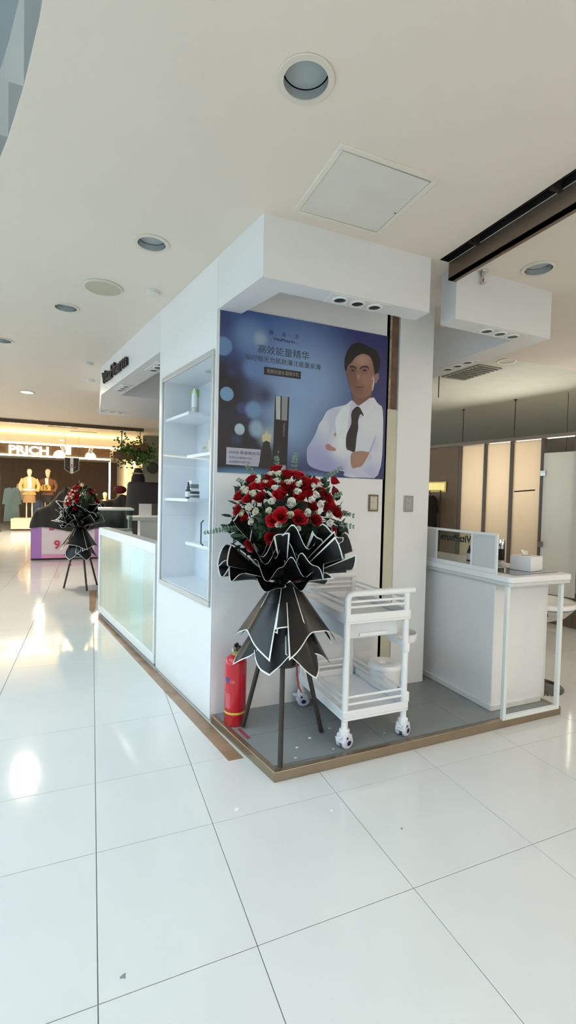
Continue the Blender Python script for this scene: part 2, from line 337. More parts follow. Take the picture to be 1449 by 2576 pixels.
MB().lathe([(.0213, .012), (.0213, .05)], 20, cap=False).build('paper_label', WPLA, t)
MB().lathe([(.011, .066), (.011, .085), (.007, .088), (.006, .115), (.002, .12)], 16).build('dropper_cap', BLK, t)
t = prod('cream_jar', 'low glass cream jar with black lid on the third cabinet shelf', 'jar', .43, -.05, 1.394)
MB().lathe([(.0, 0), (.032, 0), (.034, .003), (.034, .032), (.03, .035)], 24).build('jar_body', mat('frost_jar', (205, 205, 205), .1, spec=.7), t)
MB().lathe([(.033, .034), (.034, .036), (.034, .05), (.032, .052), (.0, .052)], 24).build('lid', BLK, t)
MB().lathe([(.0343, .008), (.0343, .024)], 24, cap=False).build('paper_label', mat('label_dark', (90, 90, 90), .4), t)

# ------------------------------------------------------------------ glass fronted counter
ct = thing('glass_counter', 'long white framed counter with green tinted glass front', 'counter', CB, CAB_RZ)
A, Z_ = 1.07, 3.07
MB().box(A, Z_, -.10, .012, .935, 1.02).build('top_rail', WHITE, ct, bevel=.004)
MB().box(A, Z_, -.10, .012, .04, .115).build('bottom_rail', WHITE, ct, bevel=.004)
MB().box(A, A + .03, -.05, .01, .115, .935).build('post', WHITE, ct); MB().box(Z_ - .04, Z_, -.05, .01, .115, .935).build('post', WHITE, ct)
bands = [(A + .03, 1.41, 'band_a', (176, 190, 178)), (1.41, 1.81, 'band_b', (168, 204, 198)), (1.81, 2.33, 'band_c', (176, 194, 178)), (2.33, Z_ - .04, 'band_d', (190, 196, 176))]
for a, c_, n, col in bands: MB().box(a + .0008, c_ - .0008, -.012, -.004, .115, .935).build('glass_pane', mat(n, col, .05, var=.02, coat=.6), ct)
MB().box(A, Z_, -.45, -.1, .70, .725).build('worktop', WHITE2, ct)
MB().box(A, Z_, -.45, -.1, .05, .70).build('base_box', WHITE2, ct)
x, y = cabw(Z_, 0)
sc = thing('glass_showcase', 'small clear glass showcase at the far end of the counter', 'showcase', (.09, 6.35, 0))
MB().box(0, .40, 0, .55, .05, .93).build('cabinet', WHITE2, sc)
for nm, a in (('glass_side', (0, .006, 0, .55)), ('glass_side', (.394, .40, 0, .55)), ('glass_side', (.006, .394, 0, .006)), ('glass_side', (.006, .394, .544, .55))):
    MB().box(*a, .93, 1.20).build(nm, glass('showcase_glass', (232, 240, 236), .6), sc)
MB().box(-.015, .415, -.015, .565, 1.20, 1.225).build('top', WHITE, sc, bevel=.003)
# fascia sign letters
sg = thing('fascia_sign', 'raised black VitaPharm lettering on the white fascia', 'sign', (CB[0], CB[1], 0), CAB_RZ)
SB = mat('sign_black', (40, 32, 36), .35)
tx = text('VitaPharm', 'letters', SB, sg, .185, (2.955, .017, 2.64), (PI / 2, 0, PI), depth=.012, bold=.001)
tx.scale.x = 1.0 / max(.01, tx.dimensions.x) * tx.scale.x if tx.dimensions.x else 1.

# ------------------------------------------------------------------ ceiling fittings
where = ['nearest in the ceiling above the viewer', 'left of the white header corner', 'between the round speaker and the atrium', 'at the left picture edge', 'glowing, far left beyond the sign', 'right of the brown track', 'in the raised ceiling on the right']
FROST = mat('lamp_frost', (168, 178, 178), .35); LIT = mat('lamp_lit', (255, 248, 235), .4, emit=40.)
RING = mat('lamp_ring', (214, 206, 192), .5)
for i, (x, y) in enumerate(DL):
    t = thing('downlight', 'round recessed ceiling downlight ' + where[i], 'downlight', (x, y, ZC if i < 6 else 2.93), group='recessed ceiling downlights')
    ring(.078, .101, -.006, .0, 48).build('trim_ring', RING, t, bevel=.002)
    MB().lathe([(.079, -.004), (.081, .05), (.076, .075)], 40, cap=False).build('reflector', CHROME, t)
    if i == 4: lamp('AREA', 'lamp_light', t, (0, 0, -.012), 60, (1., .86, .68), .15)
    zz = -.004 if i == 4 else .034
    MB().lathe([(.0, zz), (.0775, zz), (.0775, zz + .006), (.0, zz + .006)], 40, cap=False).build('glass_disc', LIT if i == 4 else FROST, t)
t = thing('ceiling_speaker', 'large round beige ceiling speaker grille on the left', 'speaker', (.06, 3.601, ZC))
ring(.118, .13, -.012, 0, 48).build('rim', mat('spk_rim', (210, 206, 196), .5), t, bevel=.003); MB().lathe([(.0, -.008), (.118, -.008), (.118, 0)], 48, cap=False).build('grille', mat('spk_grille', (190, 182, 160), .8, bump=.3, scale=300), t)
for (x, y), lb in (((.389, 3.518), 'small round smoke detector beside the ceiling speaker'), ((-.05, 5.75), 'smoke detector on the ceiling left of the black sign'), ((-.03, 6.6), 'smoke detector beyond the black sign')):
    t = thing('smoke_detector', lb, 'smoke detector', (x, y, ZC), group='smoke detectors')
    MB().lathe([(.052, 0), (.052, -.012), (.045, -.022), (.02, -.03), (0, -.03)], 28, cap=False).build('housing', mat('detector', (214, 210, 200), .5), t)
    ring(.046, .05, -.016, -.012, 28).build('seam_ring', mat('detector_seam', (150, 146, 138), .6), t)
t = thing('access_panel', 'square cream access panel in the ceiling with a dark gap', 'access panel', (0, 0, ZC))
f = MB(); X0, X1, Y0, Y1 = .923, 1.432, 1.728, 2.232
f.box(X0, X1, Y0, Y0 + .026, -.007, .012); f.box(X0, X1, Y1 - .026, Y1, -.007, .012); f.box(X0, X0 + .026, Y0 + .026, Y1 - .026, -.007, .012); f.box(X1 - .026, X1, Y0 + .026, Y1 - .026, -.007, .012)
f.build('frame', mat('panel_frame', (222, 216, 202), .6), t, bevel=.002)
MB().prism([(X0 + .028, Y0 + .032), (X1 - .029, Y0 + .037), (X1 - .029, Y1 - .033), (X0 + .028, Y1 - .029)], -.004, .008).build('hatch', mat('hatch', (216, 211, 202), .7), t)
MB().lathe([(.0, -.006), (.004, -.006), (.004, 0)], 10, (1.395, 2.02, 0), cap=False).build('latch', DARKM, t)
MB().box(X0 + .02, X1 - .02, Y0 + .02, Y1 - .02, .03, .04).build('shaft_shade', BLACK, t)  # black sheet that gives the gap round the hatch its shade
t = thing('sprinkler', 'small chrome and red sprinkler head under the right ceiling', 'sprinkler', (2.253, 2.285, ZC))
MB().lathe([(.03, 0), (.03, -.004), (.012, -.008), (.012, -.03), (.006, -.034), (.006, -.05)], 20).build('body', CHROME, t); MB().lathe([(.004, -.05), (.004, -.075)], 10).build('bulb', mat('red_bulb', (170, 40, 40), .2), t)
MB().lathe([(.0, -.078), (.018, -.078), (.018, -.075), (0, -.075)], 16, cap=False).build('deflector', CHROME, t)
t = thing('air_grille', 'oblong grey air grille in the raised ceiling', 'air grille', (4.07, 4.27, 2.93))
MB().box(-.17, .17, -.30, .30, -.012, 0).build('frame', mat('grille_grey', (150, 150, 138), .6), t)
for k in range(9): MB().box(-.14, .14, -.27 + k * .06, -.25 + k * .06, -.022, -.012).build('slat', mat('grille_slat', (120, 122, 112), .6), t)
def triple(label, x, y, rz):
    t = thing('triple_spotlight', label, 'spotlight', (x, y, ZS), rz, group='triple recessed spotlights')
    f = MB().box(-.19, .19, -.062, .062, -.006, 0); f.build('plate', mat('spot_plate', (226, 222, 218), .5), t, bevel=.002)
    for k in (-.115, 0, .115):
        ring(.034, .046, -.012, -.006, 28, (k, 0, 0)).build('ring', WPLA, t); MB().lathe([(.0, -.0065), (.034, -.0065), (.034, -.006)], 28, (k, 0, 0), cap=False).build('lens', mat('spot_dark', (34, 28, 28), .3), t)
triple('triple spotlight plate under the header above the poster', 1.40, 2.372, 0)
triple('triple spotlight plate under the right header beam', 2.50, 2.372, 0)
triple('triple spotlight plate under the header return beyond the right column', 2.79, 3.08, PI / 2)
triple('triple spotlight plate at the near end of the sign fascia', .53, 4.32, CAB_RZ)
triple('triple spotlight plate under the middle of the sign fascia', .30, 5.35, CAB_RZ)
triple('triple spotlight plate at the far end of the sign fascia', .24, 6.95, 0)

# wall plates
for x0_, lb, fr_, fc in ((1.803, 'bronze framed switch plate on the poster wall', (122, 108, 84), (196, 190, 174)), (2.104, 'plain grey socket plate on the white column', (166, 166, 162), (170, 170, 166))):
    t = thing('switch_plate', lb, 'switch plate', (x0_, 2.83 if x0_ < 2 else 2.825, 1.335)); MB().box(0, .08, -.010, 0, 0, .118).build('frame', mat('plate_%d' % fr_[0], fr_, .35, metal=.4), t, bevel=.003)
    MB().box(.012, .068, -.0125, -.010, .012, .106).build('face', mat('plate_face_%d' % fc[0], fc, .4), t, bevel=.001)
    for zz in (.022, .062, .098): MB().lathe([(0, -.014), (.003, -.014), (.003, -.0125)], 10, (.03 if zz < .09 else .04, 0, zz), 'y', cap=False).build('screw', DARKM, t)
# ------------------------------------------------------------------ poster
po = thing('advert_poster', 'large blue printed skincare advert with a man in a white coat', 'poster', (.71, 2.83, 1.565))
def pmat(name, blobs, base):
    m = bpy.data.materials.new(name); m.use_nodes = True; nt = m.node_tree; N = nt.nodes; L = nt.links; b = N['Principled BSDF']; b.inputs['Roughness'].default_value = .42
    tc = N.new('ShaderNodeTexCoord'); prev = None
    nz = N.new('ShaderNodeTexNoise'); nz.inputs['Scale'].default_value = 5; L.new(tc.outputs['Object'], nz.inputs['Vector'])
    for (cx, cz, r0, r1, col, k, sx) in blobs:
        mp = N.new('ShaderNodeVectorMath'); mp.operation = 'SUBTRACT'; L.new(tc.outputs['Object'], mp.inputs[0]); mp.inputs[1].default_value = (cx, 0, cz)
        mq = N.new('ShaderNodeVectorMath'); mq.operation = 'MULTIPLY'; L.new(mp.outputs[0], mq.inputs[0]); mq.inputs[1].default_value = (sx, 0, 1)
        d = N.new('ShaderNodeVectorMath'); d.operation = 'LENGTH'; L.new(mq.outputs[0], d.inputs[0])
        mr = N.new('ShaderNodeMapRange'); mr.interpolation_type = 'SMOOTHSTEP'; mr.inputs['From Min'].default_value = r0; mr.inputs['From Max'].default_value = r1
        mr.inputs['To Min'].default_value = k; mr.inputs['To Max'].default_value = 0; L.new(d.outputs['Value'], mr.inputs['Value'])
        mx = N.new('ShaderNodeMix'); mx.data_type = 'RGBA'; L.new(mr.outputs[0], mx.inputs['Factor'])
        if prev: L.new(prev, mx.inputs['A'])
        else: mx.inputs['A'].default_value = (*lin(base), 1)
        mx.inputs['B'].default_value = (*lin(col), 1); prev = mx.outputs['Result']
    L.new(prev, b.inputs['Base Color']); return m
blobs = [(.45, .98, .0, .62, (78, 108, 168), .9, .7), (1.12, .80, .1, .62, (56, 58, 108), .95, 1), (.58, .62, .05, .52, (132, 160, 198), 1., 1.), (.47, .33, .0, .33, (130, 160, 196), .95, .9), (.82, .22, .0, .30, (66, 68, 118), .75, 1),
         (.0, .50, .08, .34, (22, 20, 32), 1., 1.), (.06, .14, .12, .36, (20, 20, 28), 1., .85), (.0, .93, .0, .18, (40, 48, 92), .8, 1), (.30, .50, .0, .11, (32, 32, 62), .85, 1), (.27, .08, .0, .18, (30, 32, 58), .85, 1),
         (.20, .86, .03, .16, (106, 138, 178), .85, 1), (.26, .85, .01, .07, (156, 172, 186), .8, 1), (.02, .77, .05, .065, (96, 130, 172), .9, 1), (.22, .66, .03, .10, (98, 128, 176), .85, 1), (.08, .62, .0, .05, (46, 60, 104), .7, 1),
         (.05, .482, .040, .046, (112, 150, 186), .95, 1), (.148, .406, .02, .045, (56, 70, 120), .8, 1), (.225, .40, .035, .07, (106, 140, 180), .9, 1), (.136, .272, .031, .040, (166, 188, 200), .95, 1.1), (.245, .285, .03, .075, (138, 166, 188), .9, 1.2),
         (.12, .21, .0, .06, (46, 60, 100), .7, 1), (.33, .24, .02, .10, (156, 174, 182), .75, 1.), (.18, .0, .0, .05, (96, 150, 190), .85, .14), (.64, .0, .0, .045, (110, 150, 190), .7, .2)]
MB().box(0, 1.215, -.006, -.0005, 0, 1.012).build('printed_sheet', pmat('poster_print', blobs, (50, 58, 104)), po)
def smooth(pts, it=2):
    for _ in range(it):
        q = []
        for i in range(len(pts)):
            a, b = pts[i], pts[(i + 1) % len(pts)]; q += [(a[0] * .78 + b[0] * .22, a[1] * .78 + b[1] * .22), (a[0] * .22 + b[0] * .78, a[1] * .22 + b[1] * .78)]
        pts = q
    return pts
COATP = pmat('print_coat', [(.62, .10, .05, .30, (150, 152, 198), .85, .8), (.78, .06, .0, .16, (146, 148, 196), .8, .7), (.64, .26, .0, .10, (164, 184, 210), .7, 1), (.80, .40, .02, .16, (178, 182, 208), .7, 1.6), (.86, .20, .02, .12, (216, 222, 228), .8, 1), (1.10, .04, .0, .14, (168, 170, 206), .8, .7), (1.14, .25, .0, .10, (186, 188, 212), .6, 2), (1.12, .42, .05, .2, (216, 218, 222), .8, 1)], (206, 211, 222))
FACEP = pmat('print_face', [(.91, .68, .03, .11, (112, 78, 68), .8, 1), (.98, .60, .0, .08, (116, 84, 74), .75, .7), (1.01, .82, .01, .08, (178, 140, 124), .8, .8), (.98, .70, .0, .03, (186, 150, 136), .7, 1.8), (1.05, .68, .0, .06, (158, 120, 104), .7, 1), (1.10, .70, .0, .03, (196, 184, 182), .6, 1.5)], (148, 108, 93))
def flat(name, pts, col, lay, sm=1, rough=.42):
    p = [(x / 1000, z / 1000) for x, z in pts]; p = smooth(p, sm) if sm else p
    y = -.006 - .00025 * lay
    me = MB().plate(p, y - .0002, y).mesh(name, COATP if name == 'coat' else FACEP if name == 'face' else mat('print_%d_%d_%d' % col, col, rough, var=.04, scale=12), sharp=20); return link(name, me, po)
MAN = {'coat':[(599,178),(627,222),(652,262),(672,306),(686,349),(717,390),(742,443),(793,471),(864,489),(900,505),(935,540),(987,497),(1099,581),(1142,532),(1198,507),(1194,5),(1018,5),(943,2),(879,13),(896,42),(842,47),(780,31),(675,46),(606,75)],'armshade':[(605,125),(716,127),(813,121),(895,97),(914,70),(892,46),(842,47),(780,33),(675,48),(608,79)],'armshade2':[(628,210),(665,263),(690,272),(683,233),(654,193),(612,160)],'fold':[(764,421),(807,464),(805,390),(789,319),(760,277),(766,356)],'fold2':[(1082,184),(1104,242),(1144,330),(1128,251),(1097,176)],'fold3':[(1061,118),(1097,176),(1111,165),(1103,120)],'fold4':[(914,55),(969,65),(1059,41),(1117,11),(1022,7),(961,21)],'shirt':[(923,495),(935,540),(987,497),(1021,457),(1032,426),(990,414),(983,334),(974,189),(898,208),(904,367),(916,435)],'lapel':[(805,390),(826,427),(864,481),(923,507),(913,435),(896,189),(851,186),(821,282)],'neck':[(935,547),(945,529),(985,497),(1010,515),(1095,572),(1090,632),(933,614)],'collar':[(992,498),(1099,581),(1144,533),(1032,424),(1021,457)],'tie':[(969,495),(997,494),(1029,445),(1032,430),(1003,451),(986,394),(992,350),(980,293),(972,185),(956,178),(938,185),(897,196),(895,287),(923,345),(937,378),(929,452)],'face':[(914,781),(944,836),(1007,865),(1069,853),(1091,816),(1105,762),(1114,707),(1104,653),(1091,608),(1064,577),(1018,554),(971,559),(938,587),(914,620),(899,665),(882,703),(883,734),(896,767)],'forehead':[(949,813),(999,852),(1055,843),(1070,810),(1038,785),(964,776)],'jawlight':[(1090,636),(1101,681),(1112,711),(1111,666),(1097,604)],'ear':[(1111,731),(1134,750),(1149,731),(1145,699),(1123,668),(1110,674)],'nose':[(972,737),(990,692),(996,674),(948,674),(962,697)],'mouth':[(950,632),(992,633),(1025,643),(1022,631),(992,622),(965,621)],'chin':[(951,616),(997,617),(1016,624),(998,602),(970,601)],'hair':[(872,733),(866,794),(880,847),(905,893),(945,925),(987,935),(1033,924),(1081,911),(1124,897),(1150,852),(1156,801),(1144,751),(1116,731),(1102,770),(1089,824),(1064,857),(1007,863),(953,833),(918,782),(900,771),(892,759),(884,722)],'lensA':[(906,745),(919,760),(946,762),(965,752),(961,724),(939,710),(911,710),(902,725)],'lensB':[(988,755),(1011,770),(1043,774),(1062,763),(1061,740),(1035,725),(1003,721),(991,736)],'browA':[(905,764),(932,772),(965,760),(963,750),(935,758),(905,752)],'browB':[(985,759),(1010,778),(1048,783),(1064,769),(1063,761),(1043,772),(1011,768),(988,749)],'eyeA':[(915,736),(933,742),(949,738),(934,729)],'eyeB':[(1007,748),(1027,756),(1051,753),(1028,740)],'handR':[(938,175),(1016,192),(1058,188),(1087,186),(1083,168),(1056,122),(1024,80),(987,74),(951,62),(935,111)],'handL':[(735,210),(761,227),(784,209),(820,196),(820,178),(749,178)],'badge':[(799,292),(816,305),(821,282),(804,273)]}
PROD = {'label':[(54,156),(279,154),(273,80),(264,45),(54,50)],'bottle':[(368,507),(467,506),(462,27),(360,58)],'capA':[(373,505),(405,505),(407,354),(378,356)],'capB':[(414,507),(456,507),(454,352),(416,353)],'foot':[(385,67),(453,62),(453,27),(382,27)],'star':[(313,283),(326,257),(355,255),(343,223),(348,204),(315,212),(291,200),(286,219),(287,250),(306,255)],'trophy':[(293,200),(315,214),(338,204),(357,88),(364,81),(363,37),(266,37),(273,80),(281,84)]}
order = [('coat', (205, 210, 222), 1), ('fold', (188, 191, 212), 2), ('fold2', (176, 176, 208), 2), ('fold3', (186, 191, 212), 2), ('fold4', (188, 190, 214), 2), ('shirt', (196, 192, 212), 3), ('lapel', (212, 222, 228), 4),
         ('neck', (122, 88, 78), 5), ('collar', (216, 216, 222), 6), ('tie', (44, 40, 40), 7), ('face', (150, 110, 94), 6), ('jawlight', (196, 186, 186), 7), ('ear', (146, 112, 108), 6), ('mouth', (112, 66, 64), 8), ('hair', (36, 32, 31), 8),
         ('lensA', (118, 84, 76), 8), ('lensB', (134, 98, 88), 8), ('browA', (50, 38, 36), 9), ('browB', (50, 38, 36), 9), ('eyeA', (46, 34, 34), 10), ('eyeB', (46, 34, 34), 10), ('handR', (160, 124, 108), 8), ('handL', (166, 122, 112), 6), ('badge', (186, 140, 124), 6)]
for n, col, lay in order: flat({'armshade': 'sleeve_shade', 'armshade2': 'sleeve_shade', 'fold': 'coat_fold', 'fold2': 'coat_fold', 'fold3': 'coat_fold', 'fold4': 'coat_fold', 'lensA': 'spectacle_lens', 'lensB': 'spectacle_lens', 'browA': 'spectacle_rim', 'browB': 'spectacle_rim', 'eyeA': 'eye', 'eyeB': 'eye', 'handR': 'hand', 'handL': 'hand', 'jawlight': 'jaw_highlight', 'badge': 'coat_badge'}.get(n, n), MAN[n], col, lay, 1 if n in ('tie', 'collar', 'lapel') else 2)
flat('printed_label', PROD['label'], (176, 176, 192), 1, 0); flat('printed_bottle', PROD['bottle'], (28, 26, 26), 2, 0); flat('bottle_cap', PROD['capA'], (176, 180, 182), 3, 0); flat('bottle_cap', PROD['capB'], (136, 138, 142), 3, 0)
flat('bottle_foot', PROD['foot'], (150, 164, 176), 3, 0); flat('trophy_star', PROD['star'], (190, 184, 146), 2, 1); flat('trophy', PROD['trophy'], (32, 30, 30), 3, 0)
flat('dark_bar', [(289, 680), (545, 680), (545, 631), (289, 631)], (44, 40, 40), 1, 0)
T_D = mat('print_ink', (26, 32, 46), .4); T_G = mat('print_ink_grey', (62, 76, 88), .4); T_L = mat('print_ink_light', (150, 146, 140), .4); T_F = mat('print_ink_faint', (120, 122, 136), .5)
def ptext(body, m, size, x, z, wid=None, lay=5, rot=(PI / 2, 0, 0)):
    o = text(body, 'printed_text', m, po, size, (x, -.006 - .00025 * lay, z), rot, depth=.0001)
    d = o.dimensions.x
    if wid and d > 0: o.scale.x = wid / d
ptext('薇', T_G, .030, .318, .889); ptext('周', T_G, .030, .405, .889); ptext('芳', T_G, .030, .494, .889)
ptext('VitaPharm', T_D, .026, .344, .855, .150); flat('printed_dash', [(318, 863), (336, 863), (336, 861), (318, 861)], (84, 100, 110), 1, 0); flat('printed_dash', [(502, 863), (522, 863), (522, 861), (502, 861)], (84, 100, 110), 1, 0)
ptext('高效能量精华', T_G, .058, .242, .766, .356); ptext('每时每天为肌肤灌注能量泉源', T_G, .040, .160, .711, .527); ptext('亮颜抗皱水凝精华乳', T_L, .030, .306, .644, .224)
ptext('HWB 亮金级大奖', T_G, .022, .068, .119, .204); ptext('荣获2019香港HWB', T_F, .017, .070, .088, .146); ptext('亮颜精华类产品', T_F, .017, .071, .062, .138)
ptext('VitaPharm', T_L, .020, .428, .335, .085, 6, (PI / 2, PI / 2, 0)); flat('printed_mark', [(393, 153), (403, 157), (404, 140), (394, 137)], (120, 116, 110), 4, 1); flat('printed_mark', [(392, 122), (402, 126), (403, 110), (393, 108)], (90, 86, 82), 4, 1)
# ------------------------------------------------------------------ consultation counter on the right
ct2 = thing('consultation_counter', 'white consultation counter with steel end frame on the grey platform', 'counter', (2.43, 2.265, .05))
MB().box(0, .495, 0, 1.3, .02, .845).build('body', WHITE2, ct2, bevel=.004)
MB().box(-.012, .45, -.012, 1.3, 0, .04).build('base_skirt', mat('skirt_white', (218, 218, 216), .4), ct2, bevel=.004)
def rr(x0, x1, y0, y1, r, n=6):
    p = []
    for cx, cy_, a0 in ((x1 - r, y0 + r, -PI / 2), (x1 - r, y1 - r, 0), (x0 + r, y1 - r, PI / 2), (x0 + r, y0 + r, PI)):
        p += [(cx + r * math.cos(a0 + PI / 2 * i / n), cy_ + r * math.sin(a0 + PI / 2 * i / n)) for i in range(n + 1)]
    return p
MB().prism(rr(-.03, .525, -.148, 1.32, .03), .845, .868).build('top_underlay', mat('underlay', (206, 208, 208), .4), ct2, bevel=.003)
MB().prism(rr(-.035, .53, -.153, 1.325, .035), .868, .905).build('top', WHITE, ct2, bevel=.005, seg=3)
q = .0125; fx0, fx1, fy = -.028, .452, -.125
for x in (fx0, fx1): MB().box(x - q, x + q, fy - q, fy + q, 0, .845).build('frame_post', STEEL, ct2, bevel=.002)
MB().box(fx0 + q, fx1 - q, fy - q, fy + q, .0, .025).build('frame_bar', STEEL, ct2, bevel=.002)
# divider with clear centre
dv = thing('counter_divider', 'low white divider with clear VitaPharm window on the right counter', 'divider', (2.418, 2.25, .955))
MB().box(0, .012, 0, .95, .245, .262).build('top_rail', WHITE, dv); MB().box(0, .012, 0, .95, 0, .03).build('bottom_rail', WHITE, dv)
for a, b_ in ((0, .018), (.215, .228), (.572, .585), (.93, .95)): MB().box(0, .012, a, b_, .03, .245).build('upright', WHITE, dv)
for a, b_ in ((.018, .215), (.585, .93)): MB().box(.003, .009, a, b_, .03, .245).build('frosted_pane', frosted('frost_white', (228, 230, 232), .35), dv)
MB().box(.004, .008, .228, .572, .03, .245).build('clear_pane', glass('divider_glass', (225, 230, 228), .8), dv)
tx = text('VitaPharm', 'lettering', BLK, dv, .07, (.0085, .235, .178), (PI / 2, 0, PI / 2), depth=.0006, bold=.0022)
tx.scale.x = .31 / tx.dimensions.x
def bottle(name, label, x, y, z, h, r, body, cap, lab=None):
    t = thing(name, label, 'bottle', (x, y, z))
    MB().lathe([(0, 0), (r * .95, 0), (r, .004), (r, h * .6), (r * .8, h * .66), (r * .5, h * .68)], 20).build('bottle_body', body, t)
    MB().lathe([(r * .55, h * .68), (r * .55, h * .8), (r * .3, h * .83), (r * .25, h), (.002, h)], 16).build('cap', cap, t)
    if lab: MB().lathe([(r * 1.01, h * .12), (r * 1.01, h * .5)], 20, cap=False).build('paper_label', lab, t)
bottle('serum_bottle', 'small serum bottle with white label behind the divider window', 2.72, 2.80, .955, .125, .02, mat('amber_dark', (52, 46, 44), .15), BLK, WPLA)
bottle('serum_bottle', 'dark grey dropper bottle behind the divider window', 2.70, 2.56, .955, .155, .024, mat('smoke_grey', (70, 66, 68), .15), BLK)
t = thing('pump_bottle', 'tall black bottle with chrome cap behind the tissue box', 'bottle', (2.86, 2.625, .955))
MB().lathe([(0, 0), (.026, 0), (.027, .003), (.027, .03)], 24).build('clear_foot', CHROME, t); MB().lathe([(.027, .03), (.027, .115)], 24).build('bottle_body', BLK, t); MB().lathe([(.027, .115), (.027, .185), (.025, .188), (0, .188)], 24).build('cap', CHROME, t)
t = tag(MB().box(2.74, 2.80, 2.50, 2.76, .955, .975).build('display_riser', WHITE, bevel=.003), 'thin white acrylic riser on the right counter', 'riser')
t = tag(MB().prism([(2.50, 2.17), (2.93, 2.20), (2.93, 2.42), (2.50, 2.44)], .955, .960).build('glass_mat', mat('grey_glass', (128, 130, 132), .08, coat=.5), bevel=.001), 'dark grey glass mat under the tissue box', 'mat')
t = thing('tissue_box', 'white square tissue box with a pulled tissue on the right counter', 'tissue box', (2.76, 2.315, .960), math.radians(12))
MB().box(-.075, .075, -.075, .075, 0, .10).build('box_body', WPLA, t, bevel=.004)
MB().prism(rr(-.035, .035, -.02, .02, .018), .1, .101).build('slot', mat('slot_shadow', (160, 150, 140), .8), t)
tm = MB(); 
for i in range(9):
    for j in range(6):
        u_ = i / 8; v = j / 5; tm.v.append((-.03 + .06 * u_ - .012 * v, .012 * math.sin(u_ * 7 + v * 2) * (.4 + v), .099 + .042 * v - .022 * v * u_))
for i in range(8):
    for j in range(5): tm.f.append((i * 6 + j, i * 6 + 6 + j, i * 6 + 7 + j, i * 6 + 1 + j)); tm.mi.append(0)
tm.build('tissue', mat('tissue', (245, 240, 232), .9), t, sharp=80)
# stool
t = thing('bar_stool', 'white swivel stool with chrome rim and disc base behind the counter', 'stool', (3.2, 2.55, 0))
MB().lathe([(.0, .0), (.19, 0), (.19, .008), (.12, .02), (.04, .04), (.03, .06), (0, .06)], 40).build('base', mat('dark_chrome', (120, 118, 116), .1, metal=1.), t)
MB().lathe([(.028, .05), (.028, .35), (.02, .352), (.02, .58)], 20).build('column', CHROME, t)
sm = MB().lathe([(.0, .555), (.12, .56), (.20, .60), (.245, .66), (.24, .675), (.19, .652), (.11, .642), (0, .64)], 48, cap=False); sm.build('seat', mat('stool_white', (238, 238, 238), .25), t)
MB().lathe([(.0, .515), (.08, .52), (.18, .565), (.243, .635), (.238, .64), (.16, .575), (0, .55)], 40, cap=False).build('seat_shell', CHROME, t)
MB().lathe([(.236, .645), (.246, .642), (.256, .655), (.254, .672), (.242, .68), (.234, .672), (.236, .645)], 48, cap=False).build('seat_rim', mat('stool_white', (238, 238, 238), .25), t)

# ------------------------------------------------------------------ trolley
tr = thing('service_trolley', 'white plastic two tier service trolley with castors on the platform', 'trolley', (1.275, 2.185, .05))
W_, D_ = .43, .60
LG = [(.02, .02), (W_ - .02, .02), (.02, D_ - .02), (W_ - .045, D_ - .02)]
for i, (x, y) in enumerate(LG):
    top = .80 if i == 0 else .838
    MB().tube([(x, y, .095), (x, y, top)], .0185, 14).build('leg', WPLA, tr)
for y, xe in ((.02, W_ + .03), (D_ - .02, W_ - .03)):
    MB().tube([(.02, y, .79), (.02, y, .82), (.028, y, .842), (.05, y, .850), (xe - .02, y, .850), (xe, y, .850)], .0185, 14).build('handle', WPLA, tr)
def tray(z, nm):
    m = MB(); m.box(0, W_, 0, D_, z, z + .012); m.box(0, W_, 0, .014, z + .012, z + .055); m.box(0, W_, D_ - .014, D_, z + .012, z + .055); m.box(0, .014, .014, D_ - .014, z + .012, z + .055); m.box(W_ - .014, W_, .014, D_ - .014, z + .012, z + .055)
    m.build(nm, WPLA, tr, bevel=.004)
tray(.685, 'tray'); tray(.150, 'tray')
for z in (.235, .275, .775, .805):
    MB().tube([(.02, .02, z), (W_ - .02, .02, z)], .007, 8).build('rail', WPLA, tr)
    MB().tube([(.02, .02, z), (.02, D_ - .02, z)], .007, 8).build('rail', WPLA, tr); MB().tube([(W_ - .02, .02, z), (W_ - .03, D_ - .02, z)], .007, 8).build('rail', WPLA, tr)
    MB().tube([(.02, D_ - .02, z), (W_ - .045, D_ - .02, z)], .007, 8).build('rail', WPLA, tr)
dr = MB().box(.035, W_ - .045, .06, D_ - .05, .585, .684).build('drawer', mat('drawer_white', (222, 226, 230), .4), tr, bevel=.006)
MB().box(.12, W_ - .13, .048, .06, .60, .615).build('pull', WPLA, dr)
# castors
for i, (x, y) in enumerate(LG):
    c_ = thing('castor', '', ''); del c_['label']; del c_['category']; c_.parent = tr; c_.location = (x, y, 0); c_.rotation_euler = (0, 0, (.35, .5, -.2, .2)[i]); c_.scale = (1.22, 1.22, 1.0)
    MB().lathe([(.02, .062), (.024, .07), (.024, .10), (.019, .105)], 16).build('socket', WPLA, c_)
    for s in (-1, 1):
        MB().lathe([(.0, -.009), (.028, -.009), (.0335, -.004), (.0335, .005), (.03, .009), (0, .009)], 24, (.004, s * .017, .0335), 'y').build('wheel', mat('wheel_white', (212, 214, 226), .35), c_)
        MB().lathe([(.0, -.001), (.013, -.001), (.013, .001), (0, .001)], 18, (.004, s * .027, .0335), 'y').build('hub_cap', mat('hub_blue', (34, 34, 84), .4), c_)
        MB().lathe([(.0, -.001), (.006, -.001), (.006, .001), (0, .001)], 12, (-.008, s * .0265, .064), 'y').build('rivet', mat('hub_blue', (34, 34, 84), .4), c_)
    MB().plate([(-.034, .04), (-.02, .03), (.012, .055), (.032, .045), (.026, .075), (0, .086), (-.022, .08)], -.0255, .0255).build('fork_cover', mat('fork_white', (222, 224, 234), .35), c_, bevel=.005)
    MB().box(-.05, -.02, -.012, .012, .066, .076).build('brake_lever', mat('fork_white', (222, 224, 234), .35), c_, bevel=.003)
